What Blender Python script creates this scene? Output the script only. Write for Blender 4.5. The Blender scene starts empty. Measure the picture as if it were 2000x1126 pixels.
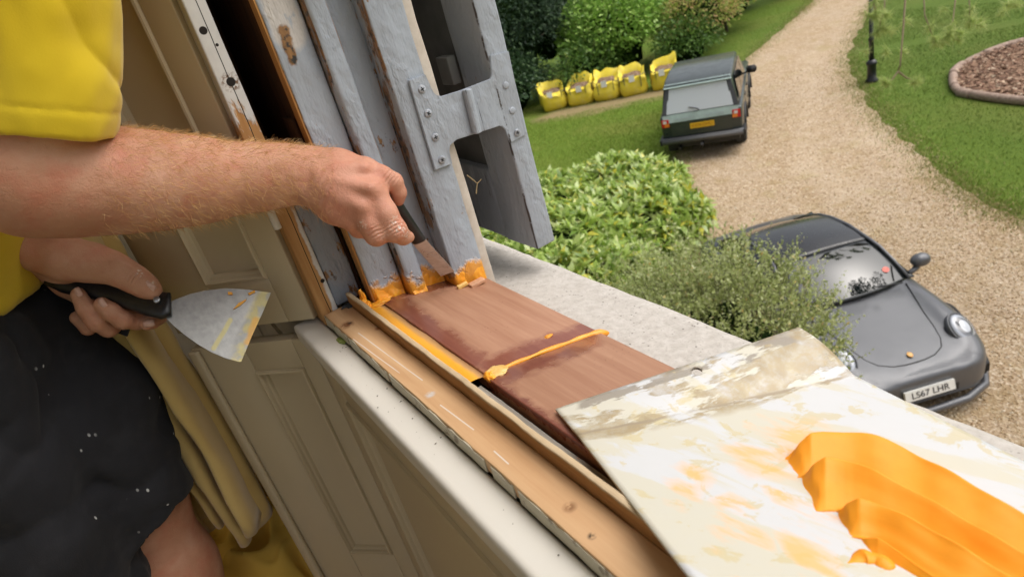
import bpy, bmesh, math, random
import numpy as np
from mathutils import Vector, Matrix, noise as mnoise

# ---------------------------------------------------------------- camera, sky, sun, exposure
# World axes: X = straight out through the window, Y = along the sill away from the viewer, Z = up.
# The camera sits at the origin inside the room; the garden lies GROUND metres below it.
SC = bpy.context.scene
COL = SC.collection
GROUND = -5.45
FPX = 1325.0
_D = np.array([740., 2547., FPX]); _D /= np.linalg.norm(_D)
_S = np.array([-900., -424., FPX]); _S -= _D*(_S @ _D); _S /= np.linalg.norm(_S)
_N = -np.cross(_S, _D)
cam_data = bpy.data.cameras.new('camera')
cam = bpy.data.objects.new('camera', cam_data); COL.objects.link(cam)
cam.matrix_world = Matrix(((_N[0], -_N[1], -_N[2], 0), (_S[0], -_S[1], -_S[2], 0), (-_D[0], _D[1], _D[2], 0), (0, 0, 0, 1)))
cam_data.sensor_width = 36.0
cam_data.lens = 36.0*FPX/2000.0
cam_data.clip_start = 0.05
cam_data.clip_end = 500
cam_data.dof.use_dof = True
cam_data.dof.focus_distance = 0.86
cam_data.dof.aperture_fstop = 9.0
SC.camera = cam

SUN_EL, SUN_AZ = 58.0, -35.0          # azimuth measured from +X towards +Y
world = bpy.data.worlds.new('World'); SC.world = world; world.use_nodes = True
wn, wl = world.node_tree.nodes, world.node_tree.links
sky = wn.new('ShaderNodeTexSky'); sky.sky_type = 'NISHITA'; sky.sun_disc = False
sky.sun_elevation = math.radians(SUN_EL); sky.sun_rotation = math.radians(90 - SUN_AZ)
sky.dust_density = 6.0; sky.air_density = 1.2; sky.ozone_density = 1.0
hsv = wn.new('ShaderNodeHueSaturation'); hsv.inputs['Saturation'].default_value = 0.35   # thin white overcast
wl.new(sky.outputs[0], hsv.inputs['Color']); wl.new(hsv.outputs[0], wn['Background'].inputs[0])
wn['Background'].inputs[1].default_value = 0.15
sun_data = bpy.data.lights.new('sun', 'SUN'); sun_data.energy = 1.45; sun_data.angle = math.radians(66)
sun_data.color = (1.0, 0.96, 0.9)
sun = bpy.data.objects.new('sun', sun_data); COL.objects.link(sun)
_sd = Vector((math.cos(math.radians(SUN_EL))*math.cos(math.radians(SUN_AZ)), math.cos(math.radians(SUN_EL))*math.sin(math.radians(SUN_AZ)), math.sin(math.radians(SUN_EL))))
sun.rotation_euler = _sd.to_track_quat('Z', 'Y').to_euler()
SC.view_settings.view_transform = 'Standard'; SC.view_settings.look = 'None'
SC.view_settings.gamma = 1.0; SC.view_settings.use_curve_mapping = False
SC.view_settings.exposure = 0.30
SC.cycles.use_denoising = True
SC.cycles.max_bounces = 8; SC.cycles.diffuse_bounces = 5; SC.cycles.glossy_bounces = 4; SC.cycles.transmission_bounces = 4
SC.cycles.sample_clamp_indirect = 8.0
SC.cycles.caustics_reflective = False; SC.cycles.caustics_refractive = False
random.seed(7); RNG = np.random.default_rng(7)

# ---------------------------------------------------------------- measuring helpers (photo -> surveyed points)
def ray(px, py):
    r = np.array([px-1000., py-563., FPX]); return np.array([r @ _N, r @ _S, -(r @ _D)])
def U(px, py, dep): return Vector(ray(px, py)*dep/FPX)
def on(px, py, p, n):
    r = ray(px, py); return Vector(r*(np.dot(p, n)/np.dot(r, n)))
def OZ(px, py, z): return on(px, py, (0, 0, z), (0, 0, 1))
def OS(px, py, s): return on(px, py, (0, s, 0), (0, 1, 0))
def ON(px, py, n): return on(px, py, (n, 0, 0), (1, 0, 0))

# ---------------------------------------------------------------- object helpers
def tag(o, label=None, cat=None, group=None, kind=None):
    if label: o['label'] = label
    if cat: o['category'] = cat
    if group: o['group'] = group
    if kind: o['kind'] = kind
    return o
def empty(name, loc=(0, 0, 0), rz=0.0):
    o = bpy.data.objects.new(name, None); COL.objects.link(o)
    o.location = loc; o.rotation_euler = (0, 0, rz); o.empty_display_size = 0.1
    return o
def link(name, me, mat=None, parent=None, smooth=False):
    o = bpy.data.objects.new(name, me); COL.objects.link(o)
    if mat is not None and not me.materials:
        for m in (mat if isinstance(mat, (list, tuple)) else [mat]): me.materials.append(m)
    if smooth and len(me.polygons): me.polygons.foreach_set('use_smooth', [True]*len(me.polygons))
    if parent is not None: o.parent = parent
    return o
def from_bm(name, bm, mat=None, parent=None, smooth=False):
    bmesh.ops.recalc_face_normals(bm, faces=bm.faces)
    me = bpy.data.meshes.new(name); bm.to_mesh(me); bm.free()
    return link(name, me, mat, parent, smooth)
def from_py(name, V, F, mat=None, parent=None, smooth=False):
    me = bpy.data.meshes.new(name); me.from_pydata([tuple(v) for v in V], [], F); me.update()
    return link(name, me, mat, parent, smooth)
def from_np(name, V, F, mat=None, parent=None, smooth=False, col=None):
    """V (n,3) array, F (m,k) array of equal-size faces"""
    V = np.asarray(V, np.float32); F = np.asarray(F, np.int32)
    me = bpy.data.meshes.new(name); m, k = F.shape
    me.vertices.add(len(V)); me.vertices.foreach_set('co', V.ravel())
    me.loops.add(m*k); me.loops.foreach_set('vertex_index', F.ravel())
    me.polygons.add(m); me.polygons.foreach_set('loop_start', np.arange(0, m*k, k, dtype=np.int32))
    me.polygons.foreach_set('loop_total', np.full(m, k, np.int32))
    me.update(calc_edges=True); me.validate()
    return link(name, me, mat, parent, smooth)
def add_box(bm, a, b, M=None):
    vs = []
    for x in (a[0], b[0]):
        for y in (a[1], b[1]):
            for z in (a[2], b[2]):
                p = Vector((x, y, z)); vs.append(bm.verts.new(M @ p if M else p))
    for f in ((0, 1, 3, 2), (4, 6, 7, 5), (0, 4, 5, 1), (2, 3, 7, 6), (0, 2, 6, 4), (1, 5, 7, 3)):
        bm.faces.new([vs[i] for i in f])
    return vs
def box(name, a, b, mat, parent=None, bevel=0.0, cut=0, jit=0.0, M=None, seg=2, freq=18.0):
    """bevelled box, optionally cut into a fine grid along its long axis and made slightly uneven by hand-planed noise"""
    bm = bmesh.new(); add_box(bm, a, b)
    if bevel: bmesh.ops.bevel(bm, geom=list(bm.edges), offset=bevel, segments=seg, profile=0.6, affect='EDGES')
    if cut:
        d = [b[i]-a[i] for i in range(3)]; L = max(abs(x) for x in d); step = L/cut
        for ax in range(3):
            n = int(abs(d[ax])/step)
            for i in range(1, n):
                co = Vector(a); co[ax] = a[ax] + d[ax]*i/n; no = Vector((0, 0, 0)); no[ax] = 1
                bmesh.ops.bisect_plane(bm, geom=bm.verts[:]+bm.edges[:]+bm.faces[:], plane_co=co, plane_no=no)
    if jit:
        for v in bm.verts:
            v.co += Vector(mnoise.noise_vector(v.co*freq))*jit + Vector(mnoise.noise_vector(v.co*freq*3.7))*jit*0.5
    if M: bm.transform(M)
    return from_bm(name, bm, mat, parent, smooth=bool(bevel))
def prism(name, pts, d, mat, parent=None, bevel=0.0, smooth=False):
    """closed polygon pts (3D list) extruded by vector d"""
    bm = bmesh.new(); vs = [bm.verts.new(p) for p in pts]; f = bm.faces.new(vs)
    r = bmesh.ops.extrude_face_region(bm, geom=[f]); nv = [v for v in r['geom'] if isinstance(v, bmesh.types.BMVert)]
    bmesh.ops.translate(bm, vec=d, verts=nv)
    if bevel: bmesh.ops.bevel(bm, geom=list(bm.edges), offset=bevel, segments=2, profile=0.6, affect='EDGES')
    return from_bm(name, bm, mat, parent, smooth)
def tube(bm, pts, radii, seg=8, cap=True):
    pts = [Vector(p) for p in pts]; rings = []; up = Vector((0.3, 0.2, 1)).normalized()
    for i, p in enumerate(pts):
        t = (pts[min(i+1, len(pts)-1)]-pts[max(i-1, 0)]).normalized()
        a = t.cross(up)
        if a.length < 1e-4: a = t.cross(Vector((1, 0, 0)))
        a.normalize(); b = t.cross(a); r = radii[i] if hasattr(radii, '__len__') else radii
        rings.append([bm.verts.new(p + (a*math.cos(2*math.pi*k/seg)+b*math.sin(2*math.pi*k/seg))*r) for k in range(seg)])
    for q in range(len(rings)-1):
        for k in range(seg):
            bm.faces.new((rings[q][k], rings[q][(k+1) % seg], rings[q+1][(k+1) % seg], rings[q+1][k]))
    if cap:
        bm.faces.new(rings[0][::-1]); bm.faces.new(rings[-1])
def cyl(name, p0, p1, r, mat, parent=None, seg=20, r1=None, bevel=0.0):
    bm = bmesh.new(); tube(bm, [p0, p1], [r, r1 if r1 is not None else r], seg)
    if bevel:
        es = [e for e in bm.edges if len(e.link_faces) == 2 and any(len(f.verts) > 4 for f in e.link_faces)]
        bmesh.ops.bevel(bm, geom=es, offset=bevel, segments=2, profile=0.5, affect='EDGES')
    return from_bm(name, bm, mat, parent, smooth=False)
def grid_surface(name, fn, nu, nv, mat, parent=None, thick=0.0, smooth=True, close_v=False):
    V = [fn(i/(nu-1), j/(nv-1)) for i in range(nu) for j in range(nv)]
    F = [(i*nv+j, (i+1)*nv+j, (i+1)*nv+j+1, i*nv+j+1) for i in range(nu-1) for j in range(nv-1)]
    o = from_py(name, V, F, mat, parent, smooth)
    if thick:
        m = o.modifiers.new('solid', 'SOLIDIFY'); m.thickness = thick; m.offset = 0
    return o
def copy_tree(o, parent=None):
    c = o.copy(); COL.objects.link(c); c.parent = parent
    for ch in o.children: copy_tree(ch, c)
    return c

# ---------------------------------------------------------------- material helper
class Mat:
    def __init__(s, name, rough=0.6, spec=0.5, metal=0.0):
        s.m = bpy.data.materials.new(name); s.m.use_nodes = True
        s.n = s.m.node_tree.nodes; s.l = s.m.node_tree.links; s.b = s.n['Principled BSDF']
        s.b.inputs['Roughness'].default_value = rough; s.b.inputs['Metallic'].default_value = metal
        s.b.inputs['Specular IOR Level'].default_value = spec
        tc = s.n.new('ShaderNodeTexCoord'); s.obj = tc.outputs['Object']
    def put(s, sock, v):
        if isinstance(v, bpy.types.NodeSocket): s.l.new(v, sock)
        elif isinstance(v, (tuple, list)): sock.default_value = tuple(v) + ((1.0,) if len(v) == 3 and len(sock.default_value) == 4 else ())
        else: sock.default_value = v
    def set(s, **k):
        for a, v in k.items(): s.put(s.b.inputs[a.replace('_', ' ')], v)
        return s
    def map(s, scale=(1, 1, 1), rot=(0, 0, 0), loc=(0, 0, 0), vec=None):
        t = s.n.new('ShaderNodeMapping'); s.l.new(vec or s.obj, t.inputs[0])
        t.inputs['Scale'].default_value = scale if hasattr(scale, '__len__') else (scale,)*3
        t.inputs['Rotation'].default_value = rot; t.inputs['Location'].default_value = loc
        return t.outputs[0]
    def noise(s, scale=5, detail=4, rough=0.55, vec=None, dist=0.0, color=False):
        t = s.n.new('ShaderNodeTexNoise'); t.inputs['Scale'].default_value = scale; t.inputs['Detail'].default_value = detail
        t.inputs['Roughness'].default_value = rough; t.inputs['Distortion'].default_value = dist
        s.l.new(vec or s.obj, t.inputs['Vector']); return t.outputs['Color' if color else 'Fac']
    def vor(s, scale=5, feature='F1', out='Distance', vec=None, rand=1.0):
        t = s.n.new('ShaderNodeTexVoronoi'); t.feature = feature; t.inputs['Scale'].default_value = scale
        t.inputs['Randomness'].default_value = rand; s.l.new(vec or s.obj, t.inputs['Vector']); return t.outputs[out]
    def wave(s, scale=5, dist=2, detail=2, vec=None, dscale=1.0, dirn='X'):
        t = s.n.new('ShaderNodeTexWave'); t.bands_direction = dirn; t.inputs['Scale'].default_value = scale; t.inputs['Distortion'].default_value = dist
        t.inputs['Detail'].default_value = detail; t.inputs['Detail Scale'].default_value = dscale
        s.l.new(vec or s.obj, t.inputs['Vector']); return t.outputs['Fac']
    def ramp(s, fac, stops, interp='LINEAR'):
        t = s.n.new('ShaderNodeValToRGB'); t.color_ramp.interpolation = interp; e = t.color_ramp.elements
        while len(e) < len(stops): e.new(0.5)
        for i, (p, c) in enumerate(stops):
            e[i].position = p; c = (c, c, c) if not hasattr(c, '__len__') else c; e[i].color = tuple(c) + (1.0,)
        s.l.new(fac, t.inputs[0]); return t.outputs[0]
    def step(s, fac, a, b):
        t = s.n.new('ShaderNodeMapRange'); s.l.new(fac, t.inputs[0]); t.inputs[1].default_value = a; t.inputs[2].default_value = b; t.inputs[3].default_value = 0.0; t.inputs[4].default_value = 1.0
        return t.outputs[0]
    def fall(s, d, r0, r1): return s.step(d, r1, r0)
    def mix(s, fac, a, b, mode='MIX'):
        t = s.n.new('ShaderNodeMix'); t.data_type = 'RGBA'; t.blend_type = mode
        s.put(t.inputs[0], fac); s.put(t.inputs[6], a); s.put(t.inputs[7], b); return t.outputs[2]
    def math(s, op, a, b=0.0, c=None):
        t = s.n.new('ShaderNodeMath'); t.operation = op; s.put(t.inputs[0], a); s.put(t.inputs[1], b)
        if c is not None: s.put(t.inputs[2], c)
        return t.outputs[0]
    def sep(s, vec=None):
        t = s.n.new('ShaderNodeSeparateXYZ'); s.l.new(vec or s.obj, t.inputs[0]); return t.outputs
    def island(s):
        t = s.n.new('ShaderNodeNewGeometry'); return t.outputs['Random Per Island']
    def objrand(s):
        t = s.n.new('ShaderNodeObjectInfo'); return t.outputs['Random']
    def near(s, p, r0, r1):
        """1 close to point p, fading to 0 between r0 and r1 (object space): for a stain or a knot at a fixed place"""
        t = s.n.new('ShaderNodeVectorMath'); t.operation = 'DISTANCE'; s.l.new(s.obj, t.inputs[0]); t.inputs[1].default_value = tuple(p)
        return s.fall(t.outputs['Value'], r0, r1)
    def seg(s, a, b, wob=0.0, wscale=60):
        """distance from the segment a-b in object space (for smears, joints and scratches)"""
        a = Vector(a); b = Vector(b); v = s.obj
        if wob:
            nz = s.noise(wscale, 3, color=True); q = s.n.new('ShaderNodeVectorMath'); q.operation = 'MULTIPLY_ADD'
            s.l.new(nz, q.inputs[0]); q.inputs[1].default_value = (wob,)*3
            w = s.n.new('ShaderNodeVectorMath'); w.operation = 'ADD'; s.l.new(s.obj, w.inputs[0]); w.inputs[1].default_value = (-wob/2,)*3
            s.l.new(w.outputs[0], q.inputs[2]); v = q.outputs[0]
        def vm(op, x, y):
            t = s.n.new('ShaderNodeVectorMath'); t.operation = op
            for i, k in enumerate((x, y)):
                if isinstance(k, bpy.types.NodeSocket): s.l.new(k, t.inputs[i])
                else: t.inputs[i].default_value = tuple(k)
            return t
        ap = vm('SUBTRACT', v, a).outputs[0]; ab = b-a
        tpar = s.math('DIVIDE', vm('DOT_PRODUCT', ap, ab).outputs['Value'], ab.length_squared)
        c = s.n.new('ShaderNodeClamp'); s.l.new(tpar, c.inputs[0])
        sc = s.n.new('ShaderNodeVectorMath'); sc.operation = 'SCALE'; sc.inputs[0].default_value = tuple(ab); s.l.new(c.outputs[0], sc.inputs['Scale'])
        return vm('DISTANCE', ap, sc.outputs[0]).outputs['Value']
    def bump(s, h, strength=0.3, dist=0.002, prev=None):
        t = s.n.new('ShaderNodeBump'); t.inputs['Strength'].default_value = strength; t.inputs['Distance'].default_value = dist
        s.l.new(h, t.inputs['Height'])
        if prev is not None: s.l.new(prev, t.inputs['Normal'])
        s.l.new(t.outputs[0], s.b.inputs['Normal']); return t.outputs[0]
def flat(name, c, rough=0.5, var=0.12, scale=40, bump=0.0, metal=0.0, spec=0.5, bdist=0.002):
    m = Mat(name, rough, spec, metal); n = m.noise(scale, 4)
    m.set(Base_Color=m.ramp(n, [(0.3, tuple(x*(1-var) for x in c)), (0.7, tuple(min(1, x*(1+var)) for x in c))]))
    if bump: m.bump(n, bump, bdist)
    return m.m
# ================================================================ GROUND, DRIVE, LAWN
def smooth_poly(pts, n=6, amp=0.0, freq=1.0, closed=True):
    out = []; L = len(pts)
    for i in range(L if closed else L-1):
        p0, p1, p2, p3 = (Vector(pts[(i+k-1) % L] if closed else pts[max(0, min(L-1, i+k-1))]).to_2d() for k in range(4))
        for k in range(n):
            t = k/n
            out.append(0.5*((2*p1)+(p2-p0)*t+(2*p0-5*p1+4*p2-p3)*t*t+(3*p1-p0-3*p2+p3)*t**3))
    if amp:
        out = [p + Vector((mnoise.noise((p.x*freq, p.y*freq, 1.7)), mnoise.noise((p.x*freq, p.y*freq, 8.3))))*amp for p in out]
    return out
def inside(P, poly):
    poly = np.array([(p[0], p[1]) for p in poly]); x, y = P[:, 0], P[:, 1]; c = np.zeros(len(P), bool); j = len(poly)-1
    for i in range(len(poly)):
        xi, yi = poly[i]; xj, yj = poly[j]
        c ^= ((yi > y) != (yj > y)) & (x < (xj-xi)*(y-yi)/(yj-yi+1e-12)+xi); j = i
    return c
DRIVE = smooth_poly([(34, 22), (26.75, 18.8), (24.2, 17.75), (18.9, 15.75), (15.2, 13.9), (12.0, 12.2), (10.3, 10.9), (9.2, 9.9), (8.2, 8.7), (7.2, 7.6), (5.0, 6.2), (2.6, 5.6), (2.2, 3), (2.0, -1.0), (-1, -2.2), (-8, -2.2), (-8, -14),  # unseen tongue beside the house added to bounce daylight into the room
    (10.5, -14), (10.6, -5), (10.3, 0), (10.2, 2.6), (10.44, 4.1), (11.05, 5.1), (11.84, 6.07), (13.57, 7.9), (15.36, 9.57), (16.88, 10.85), (19.2, 12.4), (22.8, 14.1), (25.75, 15.5), (34, 18.6)], 14, 0.16, 1.9)
BEDOUT = smooth_poly([(15.15, 4.6), (15.24, 6.19), (15.55, 7.3), (15.9, 7.8), (16.95, 8.38), (17.6, 8.5), (18.4, 8.45), (19.5, 8.0), (20.6, 6.5), (20.4, 4.4), (18.0, 3.2), (16.0, 3.5)], 8)

m = Mat('lawn_grass', 0.9, 0.2)
a = m.noise(0.5, 5); b = m.noise(9, 5); c = m.noise(70, 3)
base = m.mix(b, (0.095, 0.165, 0.014), (0.19, 0.27, 0.03))
base = m.mix(m.step(a, 0.46, 0.70), base, (0.23, 0.24, 0.05))
base = m.mix(m.step(c, 0.40, 0.75), base, (0.04, 0.075, 0.010))
worn = m.fall(m.seg((12.8, 18.6, GROUND), (15.4, 15.8, GROUND), 1.6, 1.4), 0.30, 1.0)
base = m.mix(m.math('MULTIPLY', worn, 0.85), base, m.mix(c, (0.24, 0.17, 0.09), (0.36, 0.27, 0.15)))
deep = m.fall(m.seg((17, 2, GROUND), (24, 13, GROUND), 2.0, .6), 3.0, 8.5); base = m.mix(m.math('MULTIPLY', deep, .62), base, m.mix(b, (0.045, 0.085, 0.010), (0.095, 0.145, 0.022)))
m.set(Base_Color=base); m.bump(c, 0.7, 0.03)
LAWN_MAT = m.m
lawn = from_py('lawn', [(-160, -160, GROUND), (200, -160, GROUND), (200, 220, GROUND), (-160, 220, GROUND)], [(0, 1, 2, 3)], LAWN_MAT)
tag(lawn, 'mown green lawn on both sides of the gravel drive', kind='structure')

m = Mat('gravel', 0.95, 0.25)
v = m.vor(42, out='Color'); vd = m.vor(42); v2 = m.vor(90, out='Color')
big = m.noise(0.55, 4); mid = m.noise(3.2, 4); hue = m.sep(v)[0]; hue2 = m.sep(v2)[1]
stone = m.ramp(hue, [(0.0, (0.25, 0.17, 0.10)), (0.35, (0.40, 0.29, 0.18)), (0.7, (0.50, 0.38, 0.255)), (1.0, (0.66, 0.56, 0.43))])
stone = m.mix(m.math('MULTIPLY', hue2, 0.45), stone, (0.26, 0.17, 0.09))
stone = m.mix(m.step(big, 0.40, 0.62), stone, m.mix(0.45, stone, (0.42, 0.33, 0.24)))
stone = m.mix(m.math('MULTIPLY', m.step(mid, 0.50, 0.72), 0.60), stone, (0.30, 0.21, 0.095))
for a_, b_ in (((6.2, -1, GROUND), (11.2, 8.2, GROUND)), ((8.0, -1, GROUND), (12.8, 7.8, GROUND)), ((11.2, 8.2, GROUND), (19, 13.6, GROUND)), ((12.8, 7.8, GROUND), (20, 13.0, GROUND))):
    tr = m.fall(m.seg(a_, b_, 0.5, 1.5), 0.10, 0.45); stone = m.mix(m.math('MULTIPLY', tr, 0.40), stone, (0.49, 0.385, 0.275))
stone = m.mix(m.math('MULTIPLY', m.step(m.noise(1.3, 5, .6), .56, .70), 0.45), stone, (0.33, 0.27, 0.12))
m.set(Base_Color=stone); bb = m.bump(vd, 0.55, 0.014); m.bump(m.noise(6, 4), 0.5, 0.05, bb)
GRAVEL_MAT = m.m
from mathutils.geometry import delaunay_2d_cdt
_v, _e, _f = delaunay_2d_cdt(DRIVE, [], [list(range(len(DRIVE)))], 1, 1e-5)[:3]
drive = from_py('driveway', [(p.x, p.y, GROUND+0.012) for p in _v], [tuple(f) for f in _f], GRAVEL_MAT); tag(drive, 'pale gravel drive curving away past both parked cars', kind='structure')

# loose stones lying on the drive
PEB = np.array([(1, 0, 0), (-1, 0, 0), (0, 1, 0), (0, -1, 0), (0, 0, .7), (0, 0, -.7)], np.float32)
PEBF = np.array([(0, 2, 4), (2, 1, 4), (1, 3, 4), (3, 0, 4), (2, 0, 5), (1, 2, 5), (3, 1, 5), (0, 3, 5)])
P = np.concatenate([RNG.uniform((3, 0), (11, 6.5), (22000, 2)), RNG.uniform((7, 3), (18, 13), (24000, 2))])
P = P[inside(P, DRIVE)]; P = P+RNG.normal(0, 0.13, P.shape); n = len(P); ang = RNG.uniform(0, 6.28, n); sz = RNG.uniform(0.007, 0.019, n)
ca, sa = np.cos(ang), np.sin(ang); el = RNG.uniform(0.6, 1.3, n)
V = PEB[None]*sz[:, None, None]; V = V*np.stack([el, 1/el, np.ones(n)], 1)[:, None, :]
X = V[..., 0]*ca[:, None]-V[..., 1]*sa[:, None]; Y = V[..., 0]*sa[:, None]+V[..., 1]*ca[:, None]
V = np.stack([X+P[:, :1], Y+P[:, 1:], V[..., 2]+GROUND+0.014], 2).reshape(-1, 3)
F = (PEBF[None]+(np.arange(n)*6)[:, None, None]).reshape(-1, 3)
m = Mat('loose_stone', 0.9, 0.25)
m.set(Base_Color=m.ramp(m.island(), [(0, (0.28, 0.18, 0.09)), (0.5, (0.52, 0.38, 0.22)), (0.85, (0.68, 0.55, 0.38)), (1, (0.78, 0.70, 0.57))]))
o = from_np('gravel', V, F, m.m); tag(o, 'loose buff stones scattered over the drive', 'gravel', kind='stuff')

# grass blades
def blades(P, h0, h1, wid, z0):
    n = len(P); a = RNG.uniform(0, 6.28, n); h = RNG.uniform(h0, h1, n); lean = RNG.normal(0, 0.5, (n, 2))*h[:, None]
    dx = np.stack([np.cos(a), np.sin(a)], 1)*wid
    z = np.full(n, z0)
    A = np.column_stack([P-dx, z]); B = np.column_stack([P+dx, z]); C = np.column_stack([P+lean, z+h])
    return np.stack([A, B, C], 1).reshape(-1, 3), np.arange(n*3).reshape(-1, 3)
P = np.concatenate([RNG.uniform((7, 11), (16.5, 21), (60000, 2)), RNG.uniform((10.3, 3), (24, 15), (80000, 2)), RNG.uniform((16, 14), (30, 21), (16000, 2))])
P = P[(~inside(P, DRIVE)) & (~inside(P, BEDOUT)) & (np.abs((P[:, 0]-12.8)*0.733+(P[:, 1]-18.6)*0.68) > 0.35)]
V, F = blades(P, 0.02, 0.06, 0.006, GROUND)
m = Mat('grass_blade', 0.7, 0.3); bl_ = m.ramp(m.island(), [(0, (0.10, 0.17, 0.015)), (0.6, (0.20, 0.29, 0.03)), (0.93, (0.30, 0.35, 0.06)), (1, (0.48, 0.42, 0.16))])
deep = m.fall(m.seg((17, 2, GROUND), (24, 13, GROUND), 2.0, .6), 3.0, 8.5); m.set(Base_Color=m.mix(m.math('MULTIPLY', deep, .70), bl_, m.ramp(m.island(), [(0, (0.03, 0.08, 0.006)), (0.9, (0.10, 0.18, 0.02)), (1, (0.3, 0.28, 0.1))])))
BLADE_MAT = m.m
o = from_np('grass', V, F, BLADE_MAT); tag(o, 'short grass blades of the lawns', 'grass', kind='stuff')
# rough dry fringe where lawn meets drive
fr = []
for i in range(len(DRIVE)):
    p = DRIVE[i]; q = DRIVE[(i+1) % len(DRIVE)]
    if p.x > 7 and p.y > 2 and p.x < 30:
        for k in range(170):
            t = random.random(); r = p.lerp(q, t); fr.append((r.x+random.gauss(0, 0.22), r.y+random.gauss(0, 0.22)))
V, F = blades(np.array(fr), 0.02, 0.05, 0.006, GROUND+0.01)
m = Mat('dry_blade', 0.8, 0.2)
m.set(Base_Color=m.ramp(m.island(), [(0, (0.14, 0.22, 0.03)), (0.45, (0.25, 0.30, 0.06)), (0.7, (0.46, 0.38, 0.18)), (1, (0.58, 0.47, 0.27))]))
o = from_np('grass_fringe', V, F, m.m); tag(o, 'ragged green and straw coloured grass fringe along the drive edge', 'grass', kind='stuff')

# round bed with log edging
m = Mat('bark_mulch', 0.95, 0.2); v = m.vor(16, out='Color'); n = m.noise(30, 4)
m.set(Base_Color=m.mix(m.math('MULTIPLY', n, 0.7), m.ramp(m.sep(v)[0], [(0, (0.13, 0.075, 0.05)), (0.6, (0.28, 0.17, 0.11)), (1, (0.44, 0.31, 0.21))]), (0.10, 0.05, 0.03)))
m.bump(m.vor(16), 1.0, 0.04)
MULCH = m.m
c = Vector((17.8, 6.0))
bm = bmesh.new(); N = len(BEDOUT); rings = []
for q, (k, h) in enumerate(((1.0, 0.03), (0.8, 0.08), (0.5, 0.12), (0.2, 0.14))):
    rings.append([bm.verts.new((c.x+(p.x-c.x)*k, c.y+(p.y-c.y)*k, GROUND+h+0.03*mnoise.noise((p.x*k*2, p.y*k*2, 0)))) for p in BEDOUT])
for q in range(3):
    for i in range(N): bm.faces.new((rings[q][i], rings[q][(i+1) % N], rings[q+1][(i+1) % N], rings[q+1][i]))
bm.faces.new(rings[3])
bed = from_bm('flower_bed', bm, MULCH, smooth=True); tag(bed, 'round flower bed of brown bark mulch with a log edging', 'flower bed')
P = RNG.uniform((15, 4.6), (19.8, 8.6), (7000, 2)); P = P[inside(P, BEDOUT)]; n = len(P)
a = RNG.uniform(0, 6.28, n); L = RNG.uniform(0.02, 0.06, n); W = RNG.uniform(0.008, 0.02, n); tz = RNG.uniform(0.05, 0.15, n)
d = np.stack([np.cos(a), np.sin(a)], 1); e = np.stack([-np.sin(a), np.cos(a)], 1)
Q = [np.column_stack([P+d*(sx*L)[:, None]+e*(sy*W)[:, None], GROUND+tz+RNG.uniform(-.015, .03, n)]) for sx, sy in ((-1, -1), (1, -1), (1, 1), (-1, 1))]
m = Mat('bark_chip', 0.9, 0.2)
m.set(Base_Color=m.ramp(m.island(), [(0, (0.13, 0.07, 0.05)), (0.5, (0.28, 0.165, 0.11)), (0.85, (0.40, 0.27, 0.18)), (1, (0.58, 0.46, 0.34))]))
o = from_np('bark_chips', np.stack(Q, 1).reshape(-1, 3), np.arange(n*4).reshape(-1, 4), m.m, bed); tag(o, kind='stuff')
m = Mat('edging_log', 0.85, 0.3); g = m.noise(22, 5); m.set(Base_Color=m.ramp(g, [(0.3, (0.22, 0.15, 0.115)), (0.7, (0.40, 0.30, 0.24))])); m.bump(g, 0.6, 0.01)
LOG = m.m
i = 0; N = len(BEDOUT)
for k, L in enumerate([7, 9, 5, 4, 6, 9, 8, 9, 8, 9, 8, 9, 5]):
    pts = [BEDOUT[(i+j) % N] for j in range(L+1)]; i += L
    if i > N: break
    bm = bmesh.new(); r = 0.085+0.02*((k*7) % 3)/2
    pts[0] = pts[0].lerp(pts[1], 0.12); pts[-1] = pts[-1].lerp(pts[-2], 0.12)
    tube(bm, [(p.x, p.y, GROUND+0.07+0.01*(k % 2)) for p in pts], r, 10)
    from_bm('edging_log', bm, LOG, bed, smooth=True)

# lamp post
BLACK = flat('black_iron', (0.012, 0.013, 0.015), 0.35, 0.2, 30)
lp = empty('lamp_post', (16.49, 10.09, GROUND)); tag(lp, 'slim black iron lamp post beside the drive', 'lamp post')
bm = bmesh.new()
def lathe(bm, prof, seg=16, M=None):
    rr = []
    for r, z in prof:
        ring = [Vector((r*math.cos(6.28318*k/seg), r*math.sin(6.28318*k/seg), z)) for k in range(seg)]
        rr.append([bm.verts.new(M @ p if M else p) for p in ring])
    for q in range(len(rr)-1):
        for k in range(seg): bm.faces.new((rr[q][k], rr[q][(k+1) % seg], rr[q+1][(k+1) % seg], rr[q+1][k]))
    bm.faces.new(rr[0][::-1]); bm.faces.new(rr[-1])
lathe(bm, [(0.15, 0), (0.15, 0.06), (0.11, 0.10), (0.105, 0.42), (0.13, 0.45), (0.13, 0.49), (0.07, 0.56)]); from_bm('base', bm, BLACK, lp, True)
bm = bmesh.new(); lathe(bm, [(0.062, 0.5), (0.058, 1.0), (0.07, 1.02), (0.07, 1.06), (0.05, 1.10), (0.042, 2.6)]); from_bm('pole', bm, BLACK, lp, True)
GLASSL = flat('lantern_glass', (0.5, 0.52, 0.5), 0.1, 0.05)
bm = bmesh.new(); lathe(bm, [(0.09, 2.62), (0.16, 2.95)], 6); lo = from_bm('lantern', bm, GLASSL, lp)
bm = bmesh.new(); lathe(bm, [(0.19, 2.95), (0.10, 3.08), (0.03, 3.14), (0.02, 3.2)], 6); from_bm('lantern_cap', bm, BLACK, lo)
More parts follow.
